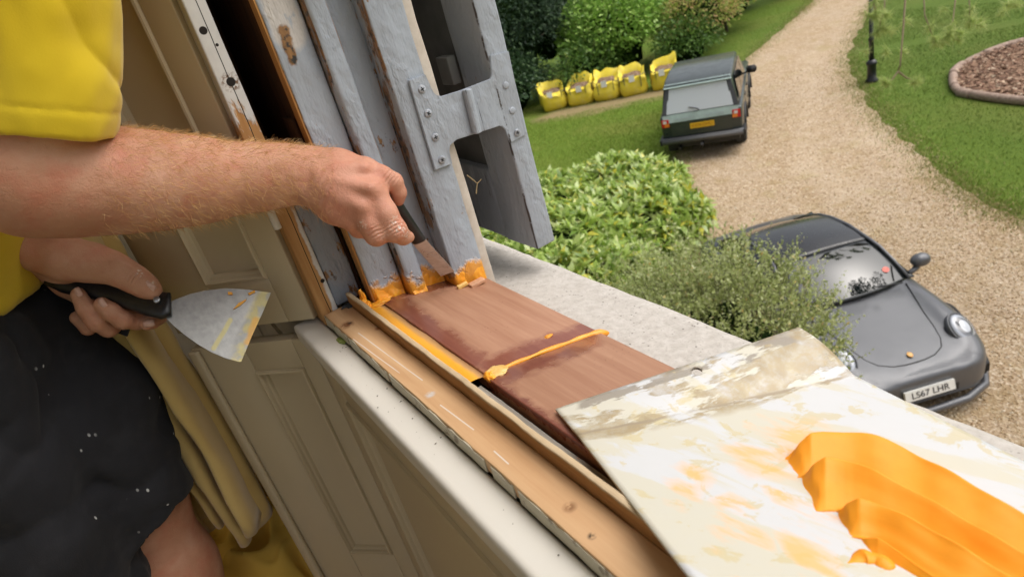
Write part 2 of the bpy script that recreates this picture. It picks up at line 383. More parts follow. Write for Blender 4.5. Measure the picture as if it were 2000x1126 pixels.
# ================================================================ PLANTS
def leaf_cloud(P, D, size, ratio=0.4, fold=0.25, curl=0.2, rnd=0.5, rng=RNG):
    """leaves at P pointing along D (n,3): 6 verts each (folded down the midrib, drooping tip)"""
    n = len(P); D = D/np.linalg.norm(D, axis=1)[:, None]
    A = np.cross(D, rng.normal(0, 1, (n, 3))*rnd+np.array([0, 0, 1.0])); A /= np.linalg.norm(A, axis=1)[:, None]+1e-9
    Nn = np.cross(A, D); L = (size*rng.uniform(0.65, 1.3, n))[:, None]; W = L*ratio*0.5
    b = P; mL = P+D*L*0.5+Nn*L*curl*0.35; t = P+D*L-Nn*L*curl*0.3
    l = P+D*L*0.48-A*W+Nn*L*fold*0.4; r = P+D*L*0.48+A*W+Nn*L*fold*0.4
    V = np.stack([b, l, mL, t, r], 1).reshape(-1, 3)
    i = (np.arange(n)*5)[:, None]
    F = np.concatenate([np.stack([i+0, i+2, i+1], 2), np.stack([i+1, i+2, i+3], 2), np.stack([i+0, i+4, i+2], 2), np.stack([i+4, i+3, i+2], 2)], 1).reshape(-1, 3)
    return V, F
def leafmat(name, stops, rough=0.45, trans=0.25, spec=0.5):
    trans = min(0.5, trans*1.7)
    m = Mat(name, rough, spec); col = m.ramp(m.island(), stops)
    m.set(Base_Color=col)
    t = m.n.new('ShaderNodeBsdfTranslucent'); m.l.new(col, t.inputs[0]); x = m.n.new('ShaderNodeMixShader'); x.inputs[0].default_value = trans
    m.l.new(m.b.outputs[0], x.inputs[1]); m.l.new(t.outputs[0], x.inputs[2]); m.l.new(x.outputs[0], m.n['Material Output'].inputs[0])
    return m.m
BARK = flat('bark', (0.10, 0.075, 0.055), 0.9, 0.35, 25, 0.6)
def lumpy(center, radii, n, rng, lumps=9, shell=(0.72, 1.05), zmin=None, amp=0.35):
    """points and outward directions through the shell of an uneven crown"""
    d = rng.normal(0, 1, (n, 3)); d[:, 2] = np.abs(d[:, 2])*1.0-0.25*rng.random(n); d /= np.linalg.norm(d, axis=1)[:, None]
    ld = rng.normal(0, 1, (lumps, 3)); ld[:, 2] = np.abs(ld[:, 2]); ld /= np.linalg.norm(ld, axis=1)[:, None]
    bulge = np.max(np.clip((d @ ld.T-0.62)/0.38, 0, 1), 1)
    rad = (1-amp/2+amp*bulge)*rng.uniform(shell[0], shell[1], n)
    P = np.array(center)+d*np.array(radii)*rad[:, None]
    D = d/np.array(radii); D /= np.linalg.norm(D, axis=1)[:, None]
    if zmin is not None:
        k = P[:, 2] > zmin; P, D = P[k], D[k]
    return P, D
def trunk(parent, base, top, r, limbs=5, spread=1.0, rng=random):
    bm = bmesh.new(); base = Vector(base); top = Vector(top); mid = base.lerp(top, 0.5)+Vector((rng.uniform(-.1, .1), rng.uniform(-.1, .1), 0))
    tube(bm, [base, mid, top], [r, r*0.75, r*0.35], 8)
    for k in range(limbs):
        a = base.lerp(top, rng.uniform(0.25, 0.85)); an = rng.uniform(0, 6.28); e = a+Vector((math.cos(an), math.sin(an), rng.uniform(0.4, 0.9)))*spread*rng.uniform(0.5, 1)
        tube(bm, [a, a.lerp(e, 0.5)+Vector((0, 0, 0.05*spread)), e], [r*0.4, r*0.28, r*0.1], 6)
    return from_bm('trunk', bm, BARK, parent, smooth=True)

# --- tall screening trees and shrubs behind the builders' bags
def bush(name, label, cat, center, radii, n, size, mat, group=None, ratio=0.45, seed=1, core=None, curl=0.25, rnd=0.6, shell=(0.6, 1.06), lumps=12, amp=0.4):
    rng = np.random.default_rng(seed); random.seed(seed)
    o = empty(name, (center[0], center[1], GROUND)); tag(o, label, cat, group)
    P, D = lumpy((0, 0, center[2]-GROUND), radii, n, rng, lumps, shell, 0.02, amp)
    D = D*0.8+rng.normal(0, 0.45, D.shape)+np.array([0, 0, -0.1])
    V, F = leaf_cloud(P, D, np.full(len(P), size), ratio, 0.25, curl, rnd, rng)
    cr = from_np('crown', V, F, mat, o)
    trunk(o, (0, 0, 0), (0, 0, center[2]-GROUND+radii[2]*0.6), max(0.05, radii[2]*0.04), 7, radii[0]*0.7)
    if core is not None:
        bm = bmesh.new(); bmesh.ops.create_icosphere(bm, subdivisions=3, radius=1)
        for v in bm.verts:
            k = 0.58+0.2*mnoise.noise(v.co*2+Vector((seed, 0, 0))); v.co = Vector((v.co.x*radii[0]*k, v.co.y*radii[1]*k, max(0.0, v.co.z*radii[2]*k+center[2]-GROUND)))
        from_bm('shade_core', bm, core, o, True)
    return o
DARKCORE = flat('crown_shade', (0.010, 0.020, 0.006), 1.0, 0.4, 6, spec=0.0)  # solid near-black core stands in for the shade inside each crown
YEW = leafmat('yew_leaf', [(0, (0.016, 0.04, 0.02)), (0.6, (0.04, 0.085, 0.04)), (1, (0.10, 0.17, 0.07))], 0.6, 0.1)
RHO = leafmat('rhododendron_leaf', [(0, (0.14, 0.28, 0.04)), (0.6, (0.30, 0.50, 0.09)), (1, (0.46, 0.62, 0.17))], 0.4, 0.2)
AZA = leafmat('azalea_leaf', [(0, (0.20, 0.30, 0.05)), (0.5, (0.38, 0.45, 0.10)), (0.78, (0.55, 0.43, 0.17)), (1, (0.62, 0.38, 0.2))], 0.55, 0.25)
MID = leafmat('mixed_leaf', [(0, (0.05, 0.11, 0.02)), (0.6, (0.11, 0.22, 0.04)), (1, (0.2, 0.32, 0.07))], 0.5, 0.2)
YEW2 = leafmat('undergrowth_leaf', [(0, (0.02, 0.05, 0.02)), (0.6, (0.05, 0.11, 0.04)), (1, (0.12, 0.20, 0.07))], 0.6, 0.1)
G = GROUND
bush('yew_tree', 'dark evergreen tree behind the grey shutter, leftmost of the dark trees', 'tree', (10.2, 22.6, G+2.4), (2.6, 2.2, 3.4), 16000, 0.17, YEW, 'dark evergreens behind the bags', 0.3, 11, DARKCORE, amp=0.6)
bush('yew_tree', 'dark evergreen tree right behind the two leftmost yellow bags', 'tree', (13.8, 22.3, G+2.3), (2.3, 2.0, 3.2), 16000, 0.17, YEW, 'dark evergreens behind the bags', 0.3, 12, DARKCORE, amp=0.6)
bush('yew_tree', 'dark evergreen tree far behind the pale green shrub', 'tree', (17.6, 24.3, G+2.8), (3.0, 2.4, 3.6), 14000, 0.19, YEW, 'dark evergreens behind the bags', 0.3, 13, DARKCORE, amp=0.6)
bush('rhododendron', 'bright green leafy shrub behind the middle yellow bags', 'shrub', (17.0, 19.9, G+1.35), (1.8, 1.5, 1.85), 8000, 0.20, RHO, None, 0.42, 14, DARKCORE)
bush('laurel_shrub', 'low mid green shrub between the bags and the bright shrub', 'shrub', (15.2, 19.4, G+0.6), (1.5, 0.8, 1.0), 2600, 0.15, MID, None, 0.45, 15, DARKCORE)
bush('azalea', 'yellow green shrub with faded orange blossom above the estate car', 'shrub', (19.6, 18.7, G+1.1), (1.7, 1.4, 1.5), 5200, 0.12, AZA, None, 0.5, 16, DARKCORE)
bush('azalea', 'loose orange brown shrub nearest the far bend of the drive', 'shrub', (22.3, 19.6, G+1.3), (2.0, 1.4, 1.6), 5200, 0.13, AZA, None, 0.5, 17, DARKCORE)
bush('laurel_shrub', 'dark green shrub low behind the roof of the estate car', 'shrub', (18.3, 17.9, G+0.55), (1.2, 0.8, 0.9), 2600, 0.13, MID, None, 0.45, 18, DARKCORE)
bush('hedge_shrub', 'dense green shrub beyond the orange blossom at the top edge', 'shrub', (25.8, 21.8, G+1.8), (3.2, 2.0, 2.6), 6000, 0.17, RHO, None, 0.45, 19, DARKCORE)
bush('hedge_shrub', 'green shrub on the grass bank where the drive leaves the picture', 'shrub', (29.5, 20.6, G+0.9), (1.7, 1.2, 1.3), 3000, 0.15, RHO, None, 0.45, 20, DARKCORE)

bush('undergrowth_shrub', 'dark low shrub behind the leftmost yellow bag', 'shrub', (12.6, 20.9, G+0.7), (1.5, .9, 1.2), 5200, 0.15, YEW2, None, 0.4, 22, DARKCORE)
bush('undergrowth_shrub', 'dark low shrub at the lawn edge next to the grey shutter', 'shrub', (10.2, 20.6, G+0.7), (1.5, 1.0, 1.3), 5200, 0.15, YEW2, None, 0.4, 23, DARKCORE)
# --- laurel bank below the window: rosettes of long glossy leaves
LAUREL = leafmat('laurel_leaf', [(0, (0.14, 0.24, 0.03)), (0.35, (0.36, 0.50, 0.09)), (0.72, (0.50, 0.62, 0.19)), (0.86, (0.60, 0.67, 0.30)), (0.93, (0.60, 0.58, 0.07)), (1, (0.66, 0.60, 0.08))], 0.28, 0.22, 0.7)
def laurel(label, center, radii, n_ros, seed, single, size=0.225):
    rng = np.random.default_rng(seed); o = empty('laurel_shrub', (center[0], center[1], GROUND)); tag(o, label, 'shrub', 'laurel bank by the drive')
    P, D = lumpy((0, 0, center[2]-GROUND), radii, n_ros, rng, 14, (0.80, 1.03), 0.05, 0.22)
    k = 8; PP = np.repeat(P, k, 0); n = len(PP); Dn = np.repeat(D, k, 0)
    ang = rng.uniform(0, 6.28, n); T = np.cross(Dn, np.array([0.3, 0.7, 0.2])); T /= np.linalg.norm(T, axis=1)[:, None]; B = np.cross(Dn, T)
    el = rng.uniform(0.15, 0.9, n)[:, None]
    LD = (T*np.cos(ang)[:, None]+B*np.sin(ang)[:, None])*np.cos(el)+(Dn*0.6+np.array([0, 0, 0.7]))*np.sin(el)
    # leaves that show largest become leaves of their own; the rest stays one mass
    view = -np.array([center[0], center[1], 0.0]); view /= np.linalg.norm(view)
    score = (Dn @ (view*0.6+np.array([0, 0, 0.8]))); idx = np.argsort(-score)[:single*3]; pick = np.zeros(n, bool); pick[rng.choice(idx, single, False)] = True
    V, F = leaf_cloud(PP[~pick], LD[~pick], np.full((~pick).sum(), size), 0.33, 0.22, 0.3, 0.35, rng)
    f = from_np('foliage', V, F, LAUREL, o); tag(f, kind='stuff')
    for j in np.where(pick)[0]:
        d = Vector(LD[j]).normalized(); a = d.cross(Vector((0, 0, 1)))
        a = a.normalized() if a.length > 1e-3 else Vector((1, 0, 0)); nn = a.cross(d)
        q = bpy.data.objects.new('leaf', LEAF_ME[int(rng.integers(0, 3))]); COL.objects.link(q); q.parent = o
        M = Matrix.Identity(4); M.col[0].xyz = a; M.col[1].xyz = d; M.col[2].xyz = nn; M.translation = Vector(PP[j])
        q.matrix_local = M @ Matrix.Scale(size*rng.uniform(0.8, 1.35), 4)
    trunk(o, (0, 0, 0), (0, 0, center[2]-GROUND), 0.05, 8, radii[0]*0.8)
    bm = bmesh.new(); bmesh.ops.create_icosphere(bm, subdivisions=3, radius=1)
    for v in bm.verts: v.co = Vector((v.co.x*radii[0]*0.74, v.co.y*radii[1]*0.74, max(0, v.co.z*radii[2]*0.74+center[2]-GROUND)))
    from_bm('shade_core', bm, DARKCORE, o, True)
    return o
LEAF_ME = []
for q in range(3):
    w = 0.17; c = 0.10+0.05*q
    V = [(0, 0, 0), (-w*.8, .3, .05), (-w, .55, .04), (0, .3, .05-0.02), (0, .6, .06), (w*.8, .3, .05), (w, .55, .04), (-w*.5, .82, -.02), (w*.5, .82, -.02), (0, .85, .01), (0, 1.0, -c)]
    F = [(0, 3, 1), (1, 3, 4, 2), (0, 5, 3), (3, 5, 6, 4), (2, 4, 9, 7), (4, 6, 8, 9), (7, 9, 10), (9, 8, 10)]
    me = bpy.data.meshes.new('leaf'); me.from_pydata(V, [], F); LEAF_MAT = None
    m = Mat('laurel_leaf_single_%d' % q, 0.36)
    m.set(Base_Color=m.ramp(m.objrand(), [(0, (0.22, 0.36, 0.06)), (0.5, (0.38, 0.52, 0.12)), (0.8, (0.5, 0.58, 0.23)), (0.92, (0.6, 0.58, 0.08)), (1, (0.66, 0.6, 0.09))]))
    me.materials.append(m.m); LEAF_ME.append(me)
laurel('laurel shrub at the far end of the bank, nearest the estate car', (8.1, 10.3, G+0.35), (1.25, 1.25, 0.65), 760, 31, 70)
laurel('laurel shrub next to the grey shutter, below the lawn', (6.7, 10.9, G+0.3), (1.5, 1.4, 0.72), 800, 32, 60)
laurel('yellowing laurel shrub at the gravel edge behind the small-leaved bush', (7.0, 8.7, G+0.4), (1.25, 1.2, 0.70), 700, 33, 70)
laurel('laurel shrub lowest on the bank, hard against the stone sill edge', (4.7, 7.0, G+0.5), (1.15, 1.15, 0.85), 620, 35, 40)
laurel('laurel shrub just beyond the corner of the stone sill', (5.4, 8.9, G+0.45), (1.4, 1.5, 0.85), 800, 34, 60)

# --- small-leaved bush in front of the sports car
SMALL = leafmat('small_leaf', [(0, (0.20, 0.25, 0.06)), (0.5, (0.42, 0.48, 0.17)), (0.85, (0.56, 0.61, 0.30)), (0.96, (0.64, 0.66, 0.42)), (1, (0.68, 0.5, 0.16))], 0.5, 0.25)
def fine_bush(label, center, radii, n_sprig, seed, size=0.040):
    rng = np.random.default_rng(seed); o = empty('privet_bush', (center[0], center[1], GROUND)); tag(o, label, 'bush')
    P, D = lumpy((0, 0, center[2]-GROUND), radii, n_sprig, rng, 26, (0.55, 1.04), 0.3, 0.55)
    D = D*0.6+np.array([0, 0, 0.7])+rng.normal(0, 0.35, D.shape); D /= np.linalg.norm(D, axis=1)[:, None]
    L = rng.uniform(0.10, 0.40, len(P)); k = 15; t = np.tile(np.linspace(0.05, 1, k), len(P))
    PP = np.repeat(P, k, 0)+np.repeat(D*L[:, None], k, 0)*t[:, None]
    LD = np.repeat(D, k, 0)*0.55+rng.normal(0, 0.65, PP.shape)
    V, F = leaf_cloud(PP, LD, np.full(len(PP), size)*(1.15-0.4*t), 0.5, 0.2, 0.15, 0.6, rng)
    f = from_np('foliage', V, F, SMALL, o); tag(f, kind='stuff')
    w = 0.0022; A = np.cross(D, rng.normal(0, 1, D.shape)); A /= np.linalg.norm(A, axis=1)[:, None]; E = P+D*L[:, None]; S0 = P-D*0.15
    V = np.stack([S0-A*w, S0+A*w, E], 1).reshape(-1, 3)
    f = from_np('sprig', V, np.arange(len(V)).reshape(-1, 3), BARK, o); tag(f, kind='stuff')
    random.seed(seed); trunk(o, (0, 0, 0), (0, 0, center[2]-GROUND), 0.045, 10, radii[0]*0.8)
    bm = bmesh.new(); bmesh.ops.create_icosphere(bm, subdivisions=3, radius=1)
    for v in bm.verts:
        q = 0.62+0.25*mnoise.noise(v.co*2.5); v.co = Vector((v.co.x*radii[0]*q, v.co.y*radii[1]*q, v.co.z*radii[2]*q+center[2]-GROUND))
    from_bm('shade_core', bm, DARKCORE, o, True)
    return o
fine_bush('olive green small-leaved bush growing in front of the grey sports car', (4.15, 4.05, -4.25), (0.80, 0.85, 1.05), 1900, 41)
fine_bush('paler small-leaved bush between the laurel bank and the stone sill', (4.35, 5.15, -4.50), (0.72, 0.80, 0.80), 1200, 42)

# --- pine boughs hanging into the top right corner
PINE = leafmat('pine_needle', [(0, (0.30, 0.42, 0.11)), (0.6, (0.50, 0.60, 0.20)), (1, (0.74, 0.76, 0.38))], 0.5, 0.3)
PBARK = flat('pine_bark', (0.26, 0.20, 0.12), 0.8, 0.25, 40)
pine = empty('pine_tree', (11.5, -1.2, GROUND)); tag(pine, 'pine tree boughs with needle tufts hanging at the top right', 'tree')
def rel(v): return Vector(v)-pine.location
tops = []
def bough(pts, r0, r1):
    bm = bmesh.new(); n = len(pts); tube(bm, [rel(p) for p in pts], [r0+(r1-r0)*i/(n-1) for i in range(n)], 6); from_bm('bough', bm, PBARK, pine, True)
bm = bmesh.new(); tube(bm, [(0, 0, 0), (0.1, 0.05, 3), (0.05, -.05, 6), (0, 0, 9), (0, .1, 14.5)], [0.28, 0.24, 0.2, 0.15, 0.05], 12); from_bm('trunk', bm, BARK, pine, True)
T0 = pine.location+Vector((0.06, 0, 6.4))
LIMB = [T0, U(2150, -260, 9.6), U(1980, -190, 8.8), U(1760, -110, 8.2), U(1660, -90, 7.8)]
bough(LIMB, 0.09, 0.025)
rng = np.random.default_rng(5)
NP_, ND_ = [], []
def tuft(p, d, n=46, L=0.14):
    n = int(n*3.4)
    d = Vector(d).normalized()
    for k in range(n):
        v = (d*rng.uniform(-0.1, 1.0)+Vector(rng.normal(0, 0.55, 3))).normalized(); NP_.append(rel(p)+d*rng.uniform(-0.06, 0.02)); ND_.append(v)
def hang(path, dep, r=0.007, forks=()):
    r *= 1.35
    pts = [U(x, y, dep+0.05*math.sin(i*1.7)) for i, (x, y) in enumerate(path)]; bough(pts, r, r*0.55); return pts
hp = hang([(1772, -110), (1768, 0), (1763, 70), (1758, 128), (1754, 140)], 7.9, 0.010)
q1 = hang([(1754, 140), (1742, 156), (1730, 160)], 7.9, 0.009); q2 = hang([(1754, 140), (1770, 152), (1790, 158)], 7.9, 0.009)
tuft(q1[-1], U(1715, 150, 7.9)-q1[-1], 60, 0.13); tuft(q2[-1], U(1805, 146, 7.9)-q2[-1], 70, 0.15)
for path, dep in (([(1870, -120), (1866, 0), (1862, 35), (1855, 66)], 8.2), ([(1892, -120), (1893, 0), (1895, 42)], 8.4), ([(1800, -105), (1806, 30), (1825, 80)], 8.2), ([(1725, -100), (1728, 10), (1716, 60)], 8.0),
                  ([(2000, -90), (1985, 0), (1968, 10)], 8.6), ([(1690, -95), (1700, -20), (1712, 30)], 7.9)):
    p = hang(path, dep, 0.008); e = p[-1]
    tuft(e, p[-1]-p[-2], 60); tuft(e+Vector((0.10, -0.06, -0.02)), Vector((1, -0.6, -0.5)), 34); tuft(p[-2].lerp(e, 0.5), Vector((-0.6, 0.4, -0.6)), 26)
for (x, y, dep) in ((1700, 30, 7.9), (1730, 100, 8), (1770, 40, 8), (1745, 60, 8.1), (1765, 100, 8.0), (1690, 100, 8.1), (1840, 20, 8.3), (1915, 48, 8.3), (1836, 85, 8.2), (1870, 78, 8.2), (1955, 25, 8.5), (1770, -10, 8), (1720, 55, 8)):
    tuft(U(x, y, dep), (rng.normal(), rng.normal(), -0.5), 22)
NP_ = np.array([tuple(v) for v in NP_]); ND_ = np.array([tuple(v) for v in ND_]); n = len(NP_)
A = np.cross(ND_, rng.normal(0, 1, ND_.shape)); A /= np.linalg.norm(A, axis=1)[:, None]; L = rng.uniform(0.07, 0.15, n)[:, None]; w = 0.0040
V = np.stack([NP_-A*w, NP_+A*w, NP_+ND_*L+np.array([0, 0, -0.012])], 1).reshape(-1, 3)
# the tree's own crown, high above the picture
rc = np.random.default_rng(9); CP, CD = [], []
for k in range(46):
    zz = rc.uniform(6.0, 14.5); rr_ = (3.4*(1-(zz-6)/11))*rc.uniform(.35, 1.0); an = rc.uniform(0, 6.28); c_ = np.array([rr_*math.cos(an), rr_*math.sin(an), zz])
    if c_[0] < 0 and zz < 9: continue
    q = rc.normal(0, 1, (90, 3)); q /= np.linalg.norm(q, axis=1)[:, None]; CP.append(c_+q*np.array([.75, .75, .35])*rc.uniform(.5, 1, (90, 1))); CD.append(q+np.array([0, 0, -.2]))
    bmx = bmesh.new(); tube(bmx, [(0, 0, zz-.6), tuple(c_)], [.06, .02], 6); from_bm('bough', bmx, BARK, pine, True)
Vc, Fc = leaf_cloud(np.concatenate(CP), np.concatenate(CD), np.full(sum(len(x) for x in CP), .30), .35, .2, .2, .6, rc)
from_np('crown', Vc, Fc, YEW, pine)
f = from_np('needles', V, np.arange(n*3).reshape(-1, 3), PINE, pine); tag(f, kind='stuff')
# ================================================================ BUILDERS' BAGS
m = Mat('woven_yellow', 0.65, 0.3); w = m.wave(90, 0.5, 1, dirn='Z'); n = m.noise(6, 4)
m.set(Base_Color=m.mix(m.math('MULTIPLY', m.step(n, 0.45, 0.75), 0.5), (0.72, 0.57, 0.045), (0.68, 0.58, 0.20))); m.bump(n, 0.5, 0.03)
BAGM = m.m
m = Mat('soil', 0.95, 0.2); n = m.noise(14, 5); m.set(Base_Color=m.ramp(n, [(0.3, (0.13, 0.075, 0.045)), (0.7, (0.30, 0.21, 0.14))])); m.bump(n, 1.0, 0.05); SOIL = m.m
STRAP = flat('dark_strap', (0.05, 0.055, 0.05), 0.7, 0.2); PAPER = flat('white_tag', (0.8, 0.8, 0.78), 0.6, 0.05)
def bulk_bag(label, x, y, rz, seed, h=0.78, w=0.43, tilt=(0, 0)):
    r = random.Random(seed); o = empty('bulk_bag', (x, y, GROUND), rz); tag(o, label, 'bulk bag', "yellow builders' bags in a row")
    K = 36
    def ring(k, z, s, rag=0.0):
        out = []
        for i in range(K):
            a = 2*math.pi*i/K; c, s_ = math.cos(a), math.sin(a); e = 0.42
            px = math.copysign(abs(c)**e, c); py = math.copysign(abs(s_)**e, s_)
            d = 1+0.16*mnoise.noise((px*1.6+seed, py*1.6, z*3))+.05*mnoise.noise((px*5+seed, py*5, z*7)); zz = z+rag*(0.7*mnoise.noise((px*1.7, py*1.7+seed*3.1, 4.0))-0.3+0.62*py+0.6*tilt[0]*px)
            out.append(Vector((px*s*d+tilt[0]*z*0.3, py*s*d+tilt[1]*z*0.3, zz)))
        return out
    prof = [(0.0, 0.86, 0), (0.03, 0.97, 0), (0.18, 1.06, 0.02), (0.36, 1.04, 0.03), (0.5, 0.97, 0.06), (0.66, 0.98, 0.16), (h, 0.98, 0.26)]
    bm = bmesh.new(); rs = [[bm.verts.new(p) for p in ring(q, z, s*w, rag)] for q, (z, s, rag) in enumerate(prof)]
    rs.append([bm.verts.new(Vector((v.co.x*0.965, v.co.y*0.965, v.co.z-0.004))) for v in rs[-1]])
    rs.append([bm.verts.new(Vector((v.co.x*0.70, v.co.y*0.70, 0.58))) for v in rs[4]])
    for q in range(len(rs)-1):
        for i in range(K): bm.faces.new((rs[q][i], rs[q][(i+1) % K], rs[q+1][(i+1) % K], rs[q+1][i]))
    bm.faces.new(rs[0][::-1]); from_bm('sack', bm, BAGM, o, True)
    bm = bmesh.new(); c = bm.verts.new((0, 0, 0.68)); prev = None; rr = []
    for k, s in ((0.3, 0.64), (0.55, 0.62), (0.74, 0.58)):
        rr.append([bm.verts.new((p.x*k, p.y*k, s+0.05*mnoise.noise((p.x*6*k, p.y*6*k, seed)))) for p in ring(0, 0.5, w*0.95)])
    for i in range(K): bm.faces.new((c, rr[0][i], rr[0][(i+1) % K]))
    for q in range(2):
        for i in range(K): bm.faces.new((rr[q][i], rr[q+1][i], rr[q+1][(i+1) % K], rr[q][(i+1) % K]))
    from_bm('soil_fill', bm, SOIL, o, True)
    for cx, cy in ((1, 1), (1, -1), (-1, 1), (-1, -1)):
        bm = bmesh.new(); x0, y0 = cx*w*0.98, cy*w*0.6; x1, y1 = cx*w*0.6, cy*w*0.99; z1 = h-0.05
        tube(bm, [(x0, y0, 0.25), (x0*1.05, y0, z1-.1), (x0*0.95, y0*1.1, z1-.06+r.uniform(-.16, .0)), (x1*1.1, y1*0.95, z1-.10+r.uniform(-.12, .0)), (x1, y1*1.05, z1-.1), (x1, y1*1.02, 0.25)], 0.013, 5)
        from_bm('lifting_strap', bm, STRAP, o)
    lx = r.uniform(-0.2, 0.05)
    bm = bmesh.new(); add_box(bm, (lx-0.09, -w*1.09, 0.46), (lx+0.09, -w*1.075, 0.66)); from_bm('paper_tag', bm, PAPER, o)
    return o
for (x, y, rz, sd, lab, tl) in ((13.3, 19.35, -0.55, 3, 'yellow bulk bag at the left end of the row, half slumped', (-0.25, -0.2)), (13.95, 18.65, -0.85, 5, 'yellow bulk bag second from the left with a dark strap', (0, -0.1)), (14.52, 17.95, -0.8, 8, 'yellow bulk bag in the middle of the row of five', (0.1, 0.15)),
                               (15.05, 17.3, -0.7, 13, 'yellow bulk bag second from the right, filled high with rubble', (0.05, 0)), (15.75, 16.55, -0.75, 21, 'yellow bulk bag on the right, partly hidden by the estate car', (0.1, -0.1))):
    bulk_bag(lab, x, y, rz, sd, tilt=tl)

# ================================================================ CARS
def carpaint(name, c, rough=0.28, coat=0.6):
    m = Mat(name, rough, 0.5, 0.35); n = m.noise(300, 2); d = m.noise(5, 4)
    m.set(Base_Color=m.mix(m.math('MULTIPLY', d, 0.35), c, tuple(x*0.8+0.02 for x in c)), Coat_Weight=coat, Coat_Roughness=0.08)
    m.set(Roughness=m.ramp(d, [(0.3, rough*0.8), (0.7, rough*1.3)])); return m.m
GLASS = Mat('tinted_glass', 0.03, 0.5).set(Base_Color=(0.006, 0.008, 0.009), Specular_IOR_Level=0.8).m
RUBBER = flat('tyre_rubber', (0.018, 0.018, 0.018), 0.85, 0.2, 60)
TRIM = flat('black_trim', (0.015, 0.015, 0.016), 0.5, 0.2, 60)
ALLOY = flat('alloy', (0.35, 0.36, 0.37), 0.3, 0.1, 20, metal=0.8)
CHROME = flat('bright_metal', (0.6, 0.6, 0.6), 0.15, 0.05, 20, metal=0.9)
def wheel(parent, x, y, r, w, rimm=ALLOY, steer=0.0):
    o = empty('wheel'); o.parent = parent; o.location = (x, y, r); o.rotation_euler = (0, 0, steer)
    M = Matrix.Rotation(math.radians(90), 4, 'X')
    bm = bmesh.new(); lathe(bm, [(r*0.64, -w/2), (r*0.93, -w/2), (r, -w*0.34), (r, w*0.34), (r*0.93, w/2), (r*0.64, w/2)], 28, M); from_bm('tyre', bm, RUBBER, o, True)
    bm = bmesh.new(); lathe(bm, [(r*0.64, -w*0.42), (r*0.58, -w*0.36), (r*0.2, -w*0.30), (r*0.2, w*0.30), (r*0.58, w*0.36), (r*0.64, w*0.42)], 20, M); from_bm('rim', bm, rimm, o, True)
    return o
def loft(name, secs, mat, parent, sub=2, mirror=True):
    """secs: list of half-sections, each a list of (x,y,z) from outer low edge to centre line"""
    bm = bmesh.new(); rows = []
    for s in secs:
        full = list(s)+[(x, -y, z) for (x, y, z) in reversed(s[:-1])]; rows.append([bm.verts.new(p) for p in full])
    for a, b in zip(rows, rows[1:]):
        for i in range(len(a)-1): bm.faces.new((a[i], b[i], b[i+1], a[i+1]))
    bm.faces.new(rows[0]); bm.faces.new(rows[-1][::-1])
    o = from_bm(name, bm, mat, parent, True)
    if sub:
        md = o.modifiers.new('sub', 'SUBSURF'); md.levels = sub; md.render_levels = sub
    return o
def text_on(name, s, size, mat, parent, M, ext=0.002):
    c = bpy.data.curves.new(name, 'FONT'); c.body = s; c.size = size; c.extrude = ext; c.align_x = 'CENTER'; c.align_y = 'CENTER'
    t = bpy.data.objects.new(name, c); me = bpy.data.meshes.new_from_object(t); bpy.data.objects.remove(t); bpy.data.curves.remove(c)
    o = link(name, me, mat, parent); o.matrix_local = M; return o

# ---- grey sports coupe (local x runs from the nose to the tail)
PAINT = carpaint('graphite_paint', (0.105, 0.108, 0.118), 0.36, 0.5); ROOFM = carpaint('black_paint', (0.012, 0.012, 0.014))
AW = Vector((0.44, 0.898, 0)).normalized(); LT = Vector((AW.y, -AW.x, 0))
car = empty('sports_car', (5.78, 2.90, GROUND)); car.matrix_world = Matrix(((AW.x*.93, -LT.x*1.02, 0, 5.75), (AW.y*.93, -LT.y*1.02, 0, 2.97), (0, 0, .965, GROUND), (0, 0, 0, 1)))
tag(car, 'dark grey sports coupe with round headlights parked on the gravel', 'car')
# local y positive = viewer's left
ST = [(0.00, .50, .26, .40, .50, .42, .53, .25, .545, .55), (0.05, .64, .20, .40, .53, .52, .57, .30, .585, .595), (0.16, .76, .17, .42, .57, .60, .635, .36, .63, .64), (0.38, .85, .16, .43, .62, .66, .73, .40, .675, .685), (0.70, .89, .16, .45, .67, .69, .80, .45, .735, .745),
      (1.05, .90, .17, .48, .71, .69, .845, .47, .795, .81), (1.40, .885, .18, .50, .75, .68, .875, .50, .865, .885), (1.9, .87, .18, .50, .79, .70, .89, .50, .92, .93), (2.7, .88, .18, .50, .82, .74, .91, .50, .94, .95),
      (3.3, .925, .18, .52, .83, .78, .92, .50, .95, .96), (3.8, .925, .2, .52, .81, .76, .89, .45, .89, .90), (4.2, .86, .24, .5, .74, .66, .80, .40, .80, .80), (4.42, .72, .3, .5, .64, .5, .67, .3, .68, .68), (4.49, .6, .34, .48, .58, .4, .6, .25, .6, .6)]
loft('body', [[(x, w*0.9, zl), (x, w*0.98, zl+.06), (x, w, zm), (x, w*0.985, zs), (x, yf, zf), (x, (yf+yv)/2, (zf+zv)/2-.012), (x, yv, zv), (x, yv*0.5, (zv+zc)/2+.002), (x, 0, zc)] for (x, w, zl, zm, zs, yf, zf, yv, zv, zc) in ST], PAINT, car, 2)
def prof(tbl, u):
    u = max(0, min(1, u))*(len(tbl)-1); i = min(int(u), len(tbl)-2); f = u-i; p0, p1, p2, p3 = tbl[max(0, i-1)], tbl[i], tbl[i+1], tbl[min(len(tbl)-1, i+2)]
    return [0.5*((2*b)+(c-a)*f+(2*a-5*b+4*c-d)*f*f+(3*b-a-3*c+d)*f**3) for a, b, c, d in zip(p0, p1, p2, p3)]
WSP = [(1.30, .90, .70), (1.52, 1.03, .67), (1.78, 1.155, .625), (2.02, 1.235, .585)]
ROP = [(2.03, 1.24, .585), (2.3, 1.285, .57), (2.6, 1.29, .56), (2.9, 1.265, .55), (3.15, 1.21, .54)]
